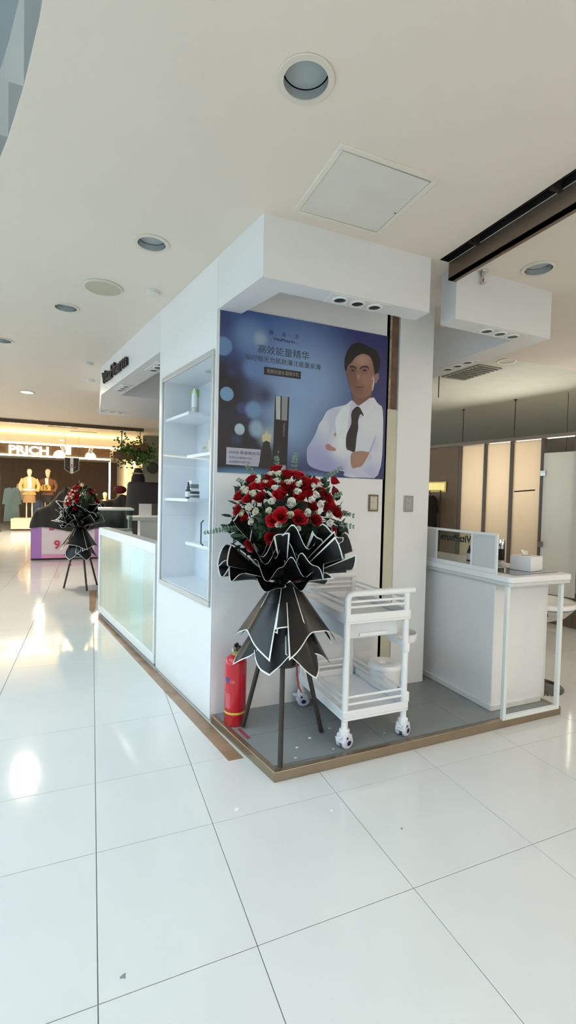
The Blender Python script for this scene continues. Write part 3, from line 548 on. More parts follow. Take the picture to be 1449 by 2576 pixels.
# side holders
cu = MB().lathe([(.0, .50), (.085, .505), (.095, .52), (.097, .555), (.09, .558), (.086, .53), (0, .522)], 32, (.50, .18, 0), cap=False); cu.build('cup_tray', WPLA, tr)
MB().box(.395, .43, .0, .045, .49, .55).build('bracket', WPLA, tr, bevel=.006)
MB().prism([(.42, .06), (.44, .02), (.47, .12), (.43, .20)], .505, .545).build('bracket_arm', WPLA, tr, bevel=.004)
MB().lathe([(.0, .165), (.085, .165), (.092, .18), (.10, .30), (0, .30)], 32, (.492, .33, 0), cap=False).build('bin', WPLA, tr)
MB().lathe([(.03, .310), (.06, .322), (.10, .316), (.108, .30), (.108, .29), (.10, .288), (.03, .29), (.03, .310)], 36, (.492, .33, 0), cap=False).build('bin_lid', WPLA, tr)
MB().lathe([(0, .292), (.031, .292), (.031, .296), (0, .296)], 24, (.492, .33, 0), cap=False).build('lid_opening', mat('bin_inner', (196, 200, 204), .5), tr)
MB().box(.395, .435, -.002, .045, .20, .26).build('bracket', WPLA, tr, bevel=.006)
MB().tube([(.42, .03, .225), (.41, .15, .225), (.40, .30, .225)], .012, 10).build('bracket_arm', WPLA, tr)

# ------------------------------------------------------------------ fire extinguisher
RED = mat('extinguisher_red', (200, 26, 44), .22, coat=.4, var=.03)
ex = thing('fire_extinguisher', 'red fire extinguisher with yellow band standing by the poster wall', 'fire extinguisher', (.812, 2.685, .05), .3)
MB().lathe([(.0, .0), (.062, 0), (.066, .004), (.066, .37), (.063, .385), (.054, .40), (.038, .412), (.022, .418), (0, .418)], 40).build('cylinder', RED, ex, sharp=50)
MB().lathe([(.0664, .072), (.0668, .073), (.0668, .085), (.0664, .086)], 40, cap=False).build('yellow_band', mat('band_yellow', (214, 184, 70), .5), ex)
MB().lathe([(.024, .414), (.024, .424), (.018, .428), (.018, .44), (0, .44)], 24).build('brass_neck', mat('brass', (190, 176, 96), .35, metal=.6), ex)
v = MB(); v.box(-.014, .014, -.014, .014, .436, .462); v.tube([(0, 0, .455), (.03, -.01, .46)], .007, 8); v.build('valve', mat('valve_metal', (150, 142, 110), .35, metal=.6), ex)
MB().plate([(-.012, .460), (.010, .462), (.016, .478), (.008, .486), (-.014, .476)], -.008, .008).build('lever', BLK, ex, bevel=.002)
MB().tube([(.004, -.022, .475), (.006, -.030, .46), (.005, -.033, .43), (.004, -.036, .395)], .007, 8).build('nozzle', BLK, ex)
MB().lathe([(0, -.003), (.011, -.003), (.011, .003), (0, .003)], 16, (-.026, -.006, .448), 'x').build('gauge', CHROME, ex)
def patch(nm, a0, a1, z0, z1, m, r=.0665):
    n = 10; vs = [(r * math.cos(a0 + (a1 - a0) * i / n), r * math.sin(a0 + (a1 - a0) * i / n), z) for z in (z0, z1) for i in range(n + 1)]
    MB().add(vs, [(i, i + 1, n + 2 + i, n + 1 + i) for i in range(n)]).build(nm, m, ex)
A0 = math.radians(-112 - 17)
patch('blue_label', A0 - .95, A0 - .48, .262, .293, mat('label_blue', (66, 78, 134), .4)); patch('print_block', A0 - .95, A0 - .40, .11, .20, mat('label_pink', (206, 92, 106), .4))
tx = text('Lib', 'lettering', mat('label_pale', (226, 150, 156), .4), ex, .026, (.0672 * math.cos(A0 - .42), .0672 * math.sin(A0 - .42), .264), (PI / 2, 0, A0 - .25 + PI / 2), depth=.0006)

# ------------------------------------------------------------------ flower stands
def petal_flower(name, m, N, close, R_=1.):
    mb = MB()
    for i in range(N):
        f = i / (N - 1); rr_ = .10 + .80 * f; h = 1.0 - .30 * f * (1 - close); ang = i * 2.4; half = 1.5 - .75 * f; o = len(mb.v)
        for t in (0., .4, .75, 1.):
            for s in (-1, -.5, 0, .5, 1):
                a = ang + half * s
                r = rr_ * (.25 + .75 * t ** .6) * (1 - .35 * close * max(0, t - .5)) + (.16 * f * (1 - close) if t == 1. else 0)
                z = h * (t - .45) - .14 * s * s * t - (.12 * f * (1 - close) if t == 1. else 0) + .02 * math.sin(5 * a)
                mb.v.append((r * math.cos(a) * R_, r * math.sin(a) * R_, z * R_ * 1.1))
        for j in range(3):
            for k in range(4): mb.f.append((o + j * 5 + k, o + j * 5 + k + 1, o + j * 5 + k + 6, o + j * 5 + k + 5)); mb.mi.append(0)
    return mb.mesh(name, m, sharp=60, normals=False)
ROSES = [petal_flower('rose', mat('rose_red_%d' % k, c_, .45, var=.12, scale=14), 17, .38) for k, c_ in enumerate(((172, 16, 30), (150, 10, 22), (190, 30, 40)))]
WFL = [petal_flower('white_flower', mat('petal_white_%d' % k, c_, .55, var=.05, scale=14), 12, .75) for k, c_ in enumerate(((240, 238, 228), (232, 228, 208)))]
LEAFM = [mat('leaf_green_%d' % k, c_, .5, var=.2, scale=20) for k, c_ in enumerate(((40, 66, 38), (58, 84, 52), (28, 48, 30)))]
EUC = mat('eucalyptus', (104, 128, 112), .6, var=.15, scale=30); STEM = mat('stem_green', (92, 96, 70), .6)
PAPER = mat('black_paper', (16, 18, 18), .32, var=.15, scale=5, bump=.12); PEDGE = mat('paper_edge', (232, 234, 232), .5)
def add_leaf(mb, p, d, l, wd, nrm, mi=0):
    d = d.normalized(); s = d.cross(nrm).normalized(); n2 = s.cross(d)
    q = [p, p + d * l * .3 + s * wd * .8 + n2 * wd * .2, p + d * l * .65 + s * wd * .8 + n2 * wd * .2, p + d * l, p + d * l * .65 - s * wd * .8 + n2 * wd * .2, p + d * l * .3 - s * wd * .8 + n2 * wd * .2, p + d * l * .5 - n2 * wd * .1]
    mb.add(q, [(0, 1, 6), (1, 2, 6), (2, 3, 6), (3, 4, 6), (4, 5, 6), (5, 0, 6)], mi)
RED = [(-63,1514),(-186,1459),(-174,1417),(-103,1463),(-130,1421),(-86,1431),(2,1488),(54,1484),(3,1419),(-35,1379),(102,1452),(152,1445),(98,1418),(-251,1366),(-198,1353),(-134,1360),(65,1370),(98,1393),(181,1395),(215,1368),(227,1335),(-244,1294),(-210,1264),(128,1328),(206,1313),(259,1295),(-27,1274),(-70,1250),(65,1265),(146,1256),(31,1183),(-66,1161),(231,1194),(-173,1120)]
WHI = [(-84,1486),(-48,1487),(-147,1448),(-108,1447),(-47,1451),(8,1441),(58,1434),(-58,1412),(-229,1405),(-207,1394),(-168,1384),(54,1395),(136,1430),(166,1437),(148,1381),(121,1355),(169,1334),(-70,1345),(25,1336),(-188,1309),(-149,1293),(-85,1297),(-224,1280),(-173,1242),(18,1280),(103,1291),(215,1285),(216,1241),(-37,1232),(55,1212)]
EUS = [((-225,1202),(-419,1175)),((273,1289),(348,1283)),((252,1230),(350,1224)),((186,1440),(283,1531)),((35,1497),(43,1602)),((-186,1464),(-215,1530)),((-229,1408),(-258,1457)),((249,1353),(284,1395)),((-60,1522),(-62,1583)),((-241,1168),(-252,1146))]
def flower_stand(label, loc, rz, seed, turn=0.):
    rnd = random.Random(seed); root = thing('flower_stand', label, 'flower stand', loc, rz + turn, group='opening day flower stands')
    for gx, gy in ((0, -.217), (-.227, .197), (.233, .156)):
        fx, fy_ = gx * math.cos(turn) + gy * math.sin(turn), -gx * math.sin(turn) + gy * math.cos(turn)
        MB().tube([(fx, fy_, .012), (fx * .05, fy_ * .05, .96)], .0135, 10).build('leg', DARKM, root)
    # black wrapping paper with white borders
    def sheet(p0, p1, prof, wave, ph, corner=0., kk=7, nu=30, rim=.0065, tip=0.):
        mb = MB(); vv = [0, .15, .35, .55, .75, .9, 1.]; us = [0] + [(i + .5) / nu for i in range(nu)] + [1]
        (r0, z0), (r1, z1) = prof; length = math.hypot(r1 - r0, z1 - z0); eb = rim / length
        vv = vv[:-1] + [1 - eb, 1.]; ue = rim / (abs(p1 - p0) * max(r1, .1)); us = [0, ue] + [ue + (1 - 2 * ue) * i / nu for i in range(1, nu)] + [1 - ue, 1]
        for u_ in us:
            for v_ in vv:
                k = 1 + corner * (abs(2 * u_ - 1) ** 2.2) + tip * (1 - abs(2 * u_ - 1)); t = v_ * k; a = p0 + (p1 - p0) * u_
                g = v_ ** 1.6; wv = math.sin(kk * a + ph); w2 = math.cos(kk * a * 1.0 + ph + .6) + .4 * math.sin(2.3 * kk * a + ph)
                r = r0 + (r1 - r0) * t + wave[0] * g * wv; z = z0 + (z1 - z0) * t + wave[1] * g * w2
                mb.v.append((r * math.sin(a), -r * math.cos(a), z))
        nv = len(vv)
        for i in range(len(us) - 1):
            for j in range(nv - 1):
                e_ = j == nv - 2 or ((i == 0 or i == len(us) - 2) and j > 0)
                mb.f.append((i * nv + j, (i + 1) * nv + j, (i + 1) * nv + j + 1, i * nv + j + 1)); mb.mi.append(1 if e_ else 0)
        mb.build('wrapping_paper', [PAPER, PEDGE], root, sharp=70, normals=False)
    R2 = math.radians
    for a in (100, 180, 260): sheet(R2(a - 62), R2(a + 62), ((.04, .93), (.30, 1.20 + rnd.uniform(-.02, .04))), (.045, .05), rnd.uniform(0, 6), .12, 7)
    for a, r1, z1 in ((-38, .25, 1.14), (30, .27, 1.17), (80, .33, 1.13), (-85, .33, 1.05), (0, .22, 1.10)): sheet(R2(a - 42), R2(a + 42), ((.05, .93), (r1, z1)), (.038, .05), rnd.uniform(0, 6), .10, 8)
    for a, r1, z1 in ((-68, .32, 1.00), (-8, .26, 1.02), (48, .29, 1.03), (98, .32, 1.05), (170, .3, 1.02), (235, .3, 1.0)): sheet(R2(a - 36), R2(a + 36), ((.05, .92), (r1, z1)), (.03, .046), rnd.uniform(0, 6), .22, 9)
    for a, r1, z1 in ((-25, .20, 1.12), (25, .21, 1.08), (60, .24, 1.16)): sheet(R2(a - 26), R2(a + 26), ((.07, .93), (r1, z1)), (.03, .04), rnd.uniform(0, 6), .05, 13)
    for a, r1, z1 in ((-28, .24, .935), (35, .24, .95), (95, .22, .93)): sheet(R2(a - 30), R2(a + 30), ((.05, .91), (r1, z1)), (.02, .03), rnd.uniform(0, 6), .15, 6)
    for a, r1, z1 in ((-58, .235, .66), (52, .23, .67), (128, .22, .65), (205, .22, .66)): sheet(R2(a - 46), R2(a + 46), ((.05, .93), (r1, z1)), (.016, .012), rnd.uniform(0, 6), .30, 4)
    for a, r1, z1 in ((12, .19, .72), (-32, .20, .70)): sheet(R2(a - 24), R2(a + 24), ((.06, .93), (r1, z1)), (.008, .006), rnd.uniform(0, 6), .06, 4)
    for a, r1, z1 in ((-18, .175, .575), (42, .19, .57), (95, .20, .56), (-80, .20, .58), (160, .18, .56), (230, .18, .56)): sheet(R2(a - 38), R2(a + 38), ((.05, .85), (r1, z1)), (.016, .012), rnd.uniform(0, 6), 0, 5, tip=.38)
    MB().lathe([(.10, .80), (.15, .62), (.15, .50), (.10, .47), (.02, .46)], 24).build('inner_wrap', PAPER, root)
    MB().lathe([(.05, .89), (.062, .90), (.062, .935), (.05, .945)], 20).build('ribbon', mat('ribbon_red', (140, 34, 48), .35), root)
    MB().tube([(.07, -.16, .72), (.075, -.17, .62), (.072, -.168, .55), (.075, -.16, .46), (.085, -.15, .40), (.10, -.14, .365)], .005, 6).build('ribbon_tail', mat('ribbon_red', (140, 34, 48), .35), root)
    C0 = Vector((0, .02, 1.24))
    def surf(a, z, k=1.):
        q = 1 - (a / .33) ** 2 - ((z - 1.24) / .33) ** 2; return Vector((a, .02 - .20 * math.sqrt(max(.02, q)) * k + max(0, z - 1.3) * .25, z))
    def place(nm, me, p, s):
        n = (p - C0 + Vector((0, -.05, .05))).normalized(); o_ = link(nm, me, root, p); o_.rotation_mode = 'QUATERNION'
        o_.rotation_quaternion = n.to_track_quat('Z', 'Y') @ Matrix.Rotation(rnd.uniform(0, 6.28), 3, 'Z').to_quaternion(); o_.scale = (s, s, s)
    for i, (a, z) in enumerate(RED): place('red_rose', rnd.choice(ROSES), surf(a / 1000, z / 1000, 1.02), .050 if i in (8, 9, 26, 28) else rnd.uniform(.037, .044))
    for i, (a, z) in enumerate(WHI): place('white_flower', rnd.choice(WFL), surf(a / 1000, z / 1000, 1.10), .038 if i == 18 else rnd.uniform(.023, .029))
    for i in range(16):
        an = rnd.uniform(.15, PI - .15); ph = rnd.uniform(-.2, 1.2); p = C0 + Vector((.27 * math.cos(an), .20 * math.sin(an) * math.cos(ph) + .02, .26 * math.sin(ph)))
        place('red_rose' if i % 2 else 'white_flower', rnd.choice(ROSES if i % 2 else WFL), p, .04 if i % 2 else .027)
    lf = MB()
    for i in range(420):
        a = rnd.uniform(-.29, .29); z = rnd.uniform(1.02, 1.46)
        if (a / .30) ** 2 + ((z - 1.24) / .27) ** 2 > 1: continue
        p = surf(a, z, rnd.uniform(.55, .92)); n = (p - C0).normalized(); d = (n + Vector((rnd.uniform(-1, 1), rnd.uniform(-.6, .6), rnd.uniform(-.7, 1)))).normalized()
        add_leaf(lf, p, d, rnd.uniform(.04, .075), rnd.uniform(.012, .02), n + Vector((.1, .2, .3)), rnd.randrange(3))
    for i in range(200):
        an = rnd.uniform(0, PI); ph = rnd.uniform(-.5, 1.3); d = Vector((math.cos(an) * math.cos(ph), math.sin(an) * math.cos(ph), math.sin(ph))); p = C0 + Vector((d.x * .24, d.y * .18, d.z * .24))
        add_leaf(lf, p, d + Vector((rnd.uniform(-.8, .8), rnd.uniform(-.8, .8), rnd.uniform(-.5, .8))), .06, .016, Vector((.1, .3, 1)), rnd.randrange(3))
    fo = lf.build('foliage', LEAFM, root, sharp=80, normals=False); fo['kind'] = 'stuff'
    co_ = MB().ell((0, .05, 1.18), (.20, .14, .20), 16, 10).build('moss_core', LEAFM[2], root)
    for (a0, z0), (a1, z1) in EUS:
        p0 = surf(a0 / 1000 * .9, z0 / 1000, .6); p1 = Vector((a1 / 1000, p0.y - .02, z1 / 1000)); sp = thing('eucalyptus_sprig', '', ''); del sp['label']; del sp['category']; sp.parent = root
        mid = (p0 + p1) / 2 + Vector((0, 0, .008)); MB().tube([p0, mid, p1], [.002, .0016, .0008], 5).build('stem', STEM, sp)
        lv = MB(); n_ = max(5, int((p1 - p0).length / .016)); d = (p1 - p0).normalized()
        for k in range(n_):
            f = .15 + .85 * k / (n_ - 1); p = p0.lerp(mid, f * 2) if f < .5 else mid.lerp(p1, f * 2 - 1)
            for s in (-1, 1):
                sd = d.cross(Vector((0, -1, .2))).normalized() * s + d * .45 + Vector((0, rnd.uniform(-.5, .5), 0)); add_leaf(lv, p, sd, rnd.uniform(.016, .024) * (1.2 - .5 * f), rnd.uniform(.006, .009), Vector((rnd.uniform(-.5, .5), -1, rnd.uniform(-.3, .5))))
        lv.build('sprig_leaves', EUC, sp, sharp=80, normals=False)
    return root
flower_stand('near flower stand of red roses in black paper on the platform corner', (.97, 2.33, .05), -TH, 3)
flower_stand('far flower stand of red roses in black paper beside the glass counter', (-.155, 7.48, 0), math.radians(-102.4), 5, math.radians(28))
# ------------------------------------------------------------------ clothes shop at the far left
WARM = (1., .84, .6)
LED = mat('led_warm', (255, 218, 150), .5, emit=40.); LEDW = mat('led_white', (255, 240, 210), .5, emit=9.)
sc_ = MB().box(-9, 1.3, 10.95, 24.6, ZC + .002, 3.2).build('ceiling', mat('shop_ceiling', (214, 198, 170), .8)); tag(sc_, 'warm lit plaster ceiling of the clothes shop', 'ceiling', kind='structure')
sc2 = MB().box(1.3, 14, 10.95, 22, ZC + .002, 3.2).build('ceiling', CEIL); tag(sc2, 'plain ceiling behind the kiosk', 'ceiling', kind='structure')
t = MB().box(-9, 1.05, 10.90, 10.98, 2.80, ZC - .001).build('trim_6', mat('track_dark', (92, 78, 64), .3, metal=.6)); tag(t, 'thin dark ceiling track in front of the clothes shop', 'ceiling track', kind='structure')
MB().box(-9, 1.05, 10.905, 10.935, 2.79, 2.80).build('chrome_strip', CHROME, t)
bk = MB().box(-9, 1.3, 24.0, 24.2, 0, ZC).build('wall_shop', mat('shop_brown', (92, 74, 56), .8, var=.1)); tag(bk, 'dark brown back wall of the clothes shop', 'wall', kind='structure')
sd = MB().box(1.1, 1.3, 13.3, 24, 0, ZC).build('wall_shop', mat('shop_cream', (216, 190, 150), .7)); tag(sd, 'bright cream side wall of the clothes shop', 'wall', kind='structure')
sl = MB().box(-9.2, -9, -9, 24, 0, ZC).build('wall_shop', mat('shop_brown', (92, 74, 56), .8, var=.1)); tag(sl, 'brown wall at the far left end of the shop', 'wall', kind='structure')
sl.scale.y = 1; sl.location = (0, 0, 0)
bpy.data.objects.remove(sl)
fa = thing('shop_fascia', 'shop front fascia with white PRICH letters and glowing strips', 'sign', (0, 13, 0))
MB().box(-9, .42, 0, .08, 2.30, 2.56).build('board', mat('fascia_brown', (120, 98, 68), .6, var=.1), fa)
MB().box(-9, 1.05, .06, .16, 2.575, 2.61).build('cove_strip', LED, fa)
MB().box(-9, .42, -.02, .04, 2.265, 2.30).build('light_strip', LEDW, fa)
MB().box(.40, .44, -.02, .04, 1.2, 2.30).build('light_strip', LEDW, fa)
MB().box(1.0, 1.05, -.02, .04, 2.1, 2.48).build('light_strip', LEDW, fa)
MB().box(-.62, -.50, -.015, .0, 2.36, 2.56).build('lit_panel', LEDW, fa)
tx = text('PRICH', 'letters', mat('letter_white', (255, 252, 246), .5, emit=3.), fa, .27, (-1.86, -.03, 2.325), (PI / 2, 0, 0), depth=.02, bold=.008)
tx.scale.x = .85 / tx.dimensions.x
for x, rz, lb in ((-.70, -.5, 'white cylinder spotlight left of the black shield sign'), (-.02, .3, 'white cylinder spotlight right of the black shield sign')):
    t = thing('track_spotlight', lb, 'spotlight', (x, 12.86, 2.55), group='shop front spotlights')
    cyl = MB().lathe([(.028, 0), (.045, .01), (.045, .15), (.04, .15), (.04, .02)], 18, cap=False).build('housing', WPLA, t); cyl.rotation_euler = (PI + rz * .5, rz, 0)
    MB().tube([(0, 0, 0), (0, .1, .02)], .01, 8).build('arm', WPLA, t)
    lamp('SPOT', 'spot_lamp', t, (0, -.02, -.2), 2600, WARM, .05, ((PI / 2 - .12) , 0, .25 if x < -.3 else .1), 1.0, .6)
sh = thing('shield_sign', 'black shield shaped hanging sign with white stripe', 'sign', (-.46, 12.6, 0))
out = [(-.165, 2.26), (.165, 2.26), (.165, 1.97), (.11, 1.93), (0, 1.86), (-.11, 1.93), (-.165, 1.97)]
MB().plate(out, -.015, .015).build('outline', mat('shield_edge', (196, 184, 150), .4), sh); MB().plate([(x * .92, 2.07 + (z - 2.07) * .93) for x, z in out], -.018, .018).build('board', mat('shield_black', (36, 34, 32), .4), sh)
MB().plate([(-.035, 2.25), (.035, 2.25), (.035, 1.89), (0, 1.87), (-.035, 1.89)], -.021, -.018).build('stripe', mat('shield_white', (236, 236, 236), .5), sh)
MB().plate([(-.02, 2.10), (.02, 2.10), (.02, 2.05), (-.02, 2.05)], -.023, -.021).build('emblem', mat('shield_gold', (190, 150, 50), .4), sh); MB().plate([(-.10, 2.035), (.10, 2.035), (.10, 2.018), (-.10, 2.018)], -.023, -.021).build('script_line', mat('shield_grey', (120, 122, 110), .4), sh)
for s in (-1, 1): MB().tube([(s * .15, 0, 2.26), (s * .15, 0, ZC)], .003, 5).build('cable', DARKM, sh)
# mannequins
SKIN = mat('mannequin_cream', (236, 214, 176), .5)
def mannequin(label, x, y, z, rz, coat, low, hair, prop=None, s=1.1):
    t = thing('mannequin', label, 'mannequin', (x, y, z), rz, group='shop mannequins')
    H = lambda rings: [(a * s, b * s, c_ * s, d * s, e * s) for a, b, c_, d, e in rings]
    MB().loft(H([(0, 0, 1.33, .05, .05), (0, 0, 1.42, .045, .05), (0, -.01, 1.46, .06, .07), (0, -.015, 1.54, .075, .09), (0, -.01, 1.61, .07, .085), (0, 0, 1.655, .03, .04)]), 16).build('head', SKIN, t)
    MB().loft(H([(0, .01, 1.575, .085, .098), (0, .015, 1.63, .08, .095), (0, .01, 1.675, .04, .05)]), 16).build('cap' if hair == 'cap' else 'hair', mat('felt_dark', (52, 44, 34), .9) if hair == 'cap' else SKIN, t)
    MB().loft(H([(0, 0, .78, .20, .13), (0, 0, .95, .17, .11), (0, 0, 1.1, .18, .12), (0, 0, 1.25, .21, .12), (0, 0, 1.33, .18, .10), (0, 0, 1.38, .07, .06)]), 18).build('jacket', coat, t)
    MB().plate([(-.05 * s, 1.36 * s), (.05 * s, 1.36 * s), (.06 * s, 1.0 * s), (-.04 * s, .98 * s)], -.135 * s, -.10 * s).build('shirt', mat('shirt_white', (244, 236, 220), .7), t)
    for q in (-1, 1):
        MB().tube([(q * .18 * s, 0, 1.30 * s), (q * .27 * s, .02, 1.08 * s), (q * .24 * s, -.08 * s, .93 * s), (q * .10 * s, -.2 * s, .95 * s)], [.065 * s, .06 * s, .055 * s, .035 * s], 10).build('sleeve', coat, t)
    MB().loft(H([(0, 0, .52, .19, .14), (0, 0, .7, .18, .13), (0, 0, .85, .16, .11)]), 16).build('skirt', low, t)
    for q in (-1, 1): MB().tube([(q * .08 * s, 0, .02), (q * .08 * s, 0, .6 * s)], .02, 8).build('pole', SKIN, t)
    if prop == 'book': MB().box(-.16 * s, .14 * s, -.27 * s, -.22 * s, .92 * s, .97 * s).build('prop_scroll', WPLA, t)
    if prop == '15':
        MB().plate([(-.16 * s, .93 * s), (.16 * s, .93 * s), (.17 * s, 1.05 * s), (.10 * s, 1.14 * s), (-.10 * s, 1.12 * s), (-.17 * s, 1.03 * s)], -.27 * s, -.24 * s).build('number_plaque', mat('plaque_gold', (196, 160, 74), .4), t)
        tt = text('15', 'number', BLK, t, .2 * s, (-.11 * s, -.275 * s, .965 * s), (PI / 2, 0, 0), depth=.002)
COATY = mat('coat_sand', (206, 172, 112), .8); COATB = mat('coat_brown', (120, 78, 52), .8)
pz = thing('shop_plinth', 'low cream display plinth under the mannequins', 'plinth', (-2.34, 19.0, 0)); MB().box(-.3, .42, 0, .9, .06, .43).build('plinth_box', mat('plinth_cream', (236, 214, 170), .5), pz, bevel=.01); MB().box(-.28, .40, .02, .88, 0, .06).build('plinth_base', DARKM, pz)
mannequin('mannequin in sand coat and dark cap holding a white roll', -2.10, 19.35, .43, .1, COATY, mat('skirt_tan', (150, 118, 80), .8), 'cap', 'book')
pz2 = thing('shop_plinth', 'cream plinth behind, under the mannequin with the gold number', 'plinth', (-1.55, 19.7, 0)); MB().box(-.28, .3, 0, .7, 0, .43).build('plinth_box', mat('plinth_cream', (236, 214, 170), .5), pz2, bevel=.01)
mannequin('mannequin in brown jacket holding a gold number plaque', -1.56, 20.05, .43, -.2, COATB, mat('skirt_dark', (40, 36, 34), .8), 'hair', '15')
mannequin('dim mannequin in dark coat deep inside the shop', -.42, 23., 0, 0, mat('coat_dim', (90, 66, 50), .8), mat('skirt_dark', (40, 36, 34), .8), 'hair')
mannequin('mannequin in pale coat by the shop side wall', .42, 17.5, 0, 0, COATY, mat('skirt_tan', (150, 118, 80), .8), 'hair', None, .86)
def garment(label, x, y, z, m, wd=.5, ln=.95, rz=0., th=.05):
    t = thing('hanging_garment', label, 'garment', (x, y, z), rz, group='garments on rails')
    p = [(-.06, 0), (-wd / 2 * .8, -.06), (-wd / 2 * 1.05, -.5 * ln), (-wd / 2 * .75, -.5 * ln), (-wd / 2 * .9, -ln), (wd / 2 * .9, -ln), (wd / 2 * .75, -.5 * ln), (wd / 2 * 1.05, -.5 * ln), (wd / 2 * .8, -.06), (.06, 0), (0, -.06)]
    MB().plate(p, -th, th).build('cloth', m, t, bevel=th * .45); MB().tube([(0, 0, -.05), (0, 0, .03), (.02, 0, .05), (0, 0, .07)], .006, 6).build('hanger_hook', DARKM, t)
    return t
def rail(label, x0, x1, y, z, h0=0., rz=0.):
    t = thing('clothes_rail', label, 'clothes rail', (x0, y, h0), rz, group='clothes rails'); W2 = x1 - x0
    MB().tube([(0, 0, 0), (0, 0, z), (W2, 0, z), (W2, 0, 0)], .015, 8).build('tube_frame', DARKM, t)
    for x in (0, W2): MB().box(x - .02, x + .02, -.25, .25, 0, .03).build('foot', DARKM, t)
rail('dark clothes rail left of the mannequins', -3.6, -2.35, 20.3, 1.62); garment('long teal grey dress with a bow on the shop rail', -2.78, 20.3, 1.55, mat('dress_teal', (98, 120, 122), .8), .62, 1.3)
garment('cream jacket on the rail behind the capped mannequin', -2.45, 20.95, 1.75, mat('jacket_cream', (214, 190, 160), .8), .6, .7); garment('blue jeans hanging low behind the capped mannequin', -2.02, 21.2, 1.1, mat('denim', (92, 110, 140), .8), .45, .95)
garment('black coat at the left edge of the shop', -3.2, 18.6, 1.9, mat('coat_black', (26, 24, 24), .8), .55, 1.6)
rail('clothes rail behind the cream jacket', -2.75, -1.9, 20.95, 1.85)
rail('clothes rail carrying the black coat', -3.6, -2.9, 18.55, 2.0)
# covered table and tall covered unit in the passage
tb = thing('promotion_table', 'promotion table with purple and white printed front numbered 9 and 6', 'table', (-1.14, 10.8, 0))
MB().box(0, 2.2, .01, .9, .04, .69).build('body', mat('panel_white', (226, 214, 222), .4), tb)
MB().box(-.005, .19, .0, .9, .04, .69).build('purple_panel', mat('panel_purple', (168, 120, 196), .4), tb); MB().box(1.2, 2.2, .0, .01, .04, .69).build('violet_panel', mat('panel_violet', (196, 150, 206), .4), tb)
MB().box(.19, 1.2, .0, .01, .04, .12).build('pink_panel', mat('panel_pink', (226, 150, 190), .4), tb); MB().box(0, 2.2, .02, .9, 0, .04).build('plinth', DARKM, tb)
PINK = mat('numeral_red', (206, 60, 90), .5)
text('9', 'numeral', PINK, tb, .24, (.42, -.002, .24), (PI / 2, 0, 0), depth=.001, bold=.006); text('6', 'numeral', WPLA, tb, .28, (1.36, -.002, .34), (PI / 2, 0, 0), depth=.001, bold=.006)
MB().box(.33, .42, -.003, .0, .62, .66).build('print_patch', PINK, tb)
CLO = mat('black_cloth', (38, 38, 38), .75, var=.2, scale=3)
prof = [(-1.17, .80), (-1.10, 1.02), (-.84, 1.14), (-.62, 1.42), (-.5, 1.54), (-.36, 1.42), (-.15, 1.30), (.2, 1.24), (.45, 1.28), (.62, 1.40), (.8, 1.36), (1.1, 1.25)]
m = MB(); ny = 12
for i in range(49):
    x = -1.17 + 2.27 * i / 48; z = next(a[1] + (b[1] - a[1]) * (x - a[0]) / (b[0] - a[0]) for a, b in zip(prof[:-1], prof[1:]) if x <= b[0] + 1e-6)
    for j in range(ny + 1):
        f = j / ny; ro = .018 * math.sin(x * 31 + f * 5) + .012 * math.sin(x * 57 - f * 9)
        hem = .64 + .05 * math.sin(x * 5)
        if f < .45: g = f / .45; p = (x, 10.77 + .30 * g ** 1.5 + ro, hem + (z - hem) * math.sin(g * PI / 2))
        elif f < .6: p = (x, 11.07 + (f - .45) / .15 * .4, z + ro)
        else: g = (f - .6) / .4; p = (x, 11.47 + .28 * g, z + (.64 - z) * g)
        m.v.append(p)
for i in range(48):
    for j in range(ny): m.f.append((i * (ny + 1) + j, (i + 1) * (ny + 1) + j, (i + 1) * (ny + 1) + j + 1, i * (ny + 1) + j + 1)); m.mi.append(0)
o = m.build('black_cover', CLO, sharp=80); tag(o, 'rumpled black cloth draped over the promotion table', 'cloth')
o = MB().ell((.585, 11.2, 1.50), (.14, .12, .09), 20, 12).build('red_cushion', mat('deep_red', (104, 22, 30), .8)); tag(o, 'round dark red cushion on the black cloth', 'cushion')
m = MB(); n = 40
for k, (z, e) in enumerate(((.0, .06), (.5, .05), (1.0, .03), (1.45, .01), (1.62, 0), (1.66, -.03))):
    for i in range(n):
        a = 2 * PI * i / n; sx = .52 + e; sy = .3 + e; cx, sy_ = math.cos(a), math.sin(a); q = (abs(cx) ** 4 + abs(sy_) ** 4) ** -.25; wv = 1 + .03 * math.sin(9 * a) * (1.66 - z)
        m.v.append((1.2 + sx * cx * q * wv, 10.2 + sy * sy_ * q * wv, z))
for k in range(5):
    for i in range(n): m.f.append((k * n + i, k * n + (i + 1) % n, (k + 1) * n + (i + 1) % n, (k + 1) * n + i)); m.mi.append(0)
m.f.append(tuple(range(5 * n, 6 * n))); m.mi.append(0)
o = m.build('tall_black_cover', mat('black_cloth_2', (34, 34, 36), .75, var=.2, scale=3), sharp=70); tag(o, 'tall boxy unit under a black cloth behind the kiosk', 'covered unit')
hd = thing('covered_mannequin', 'dark hooded bust on top of the tall black covered unit', 'bust', (.88, 10.15, 1.66)); MB().loft([(0, 0, 0, .14, .14), (0, 0, .1, .13, .12), (0, 0, .17, .10, .10), (0, 0, .25, .08, .08), (0, 0, .29, .03, .03)], 16).build('hood', mat('hood_black', (22, 22, 22), .8), hd); MB().loft([(0, 0, .165, .125, .115), (0, 0, .19, .122, .112)], 16).build('hood_band', mat('hood_band', (150, 130, 100), .6), hd)
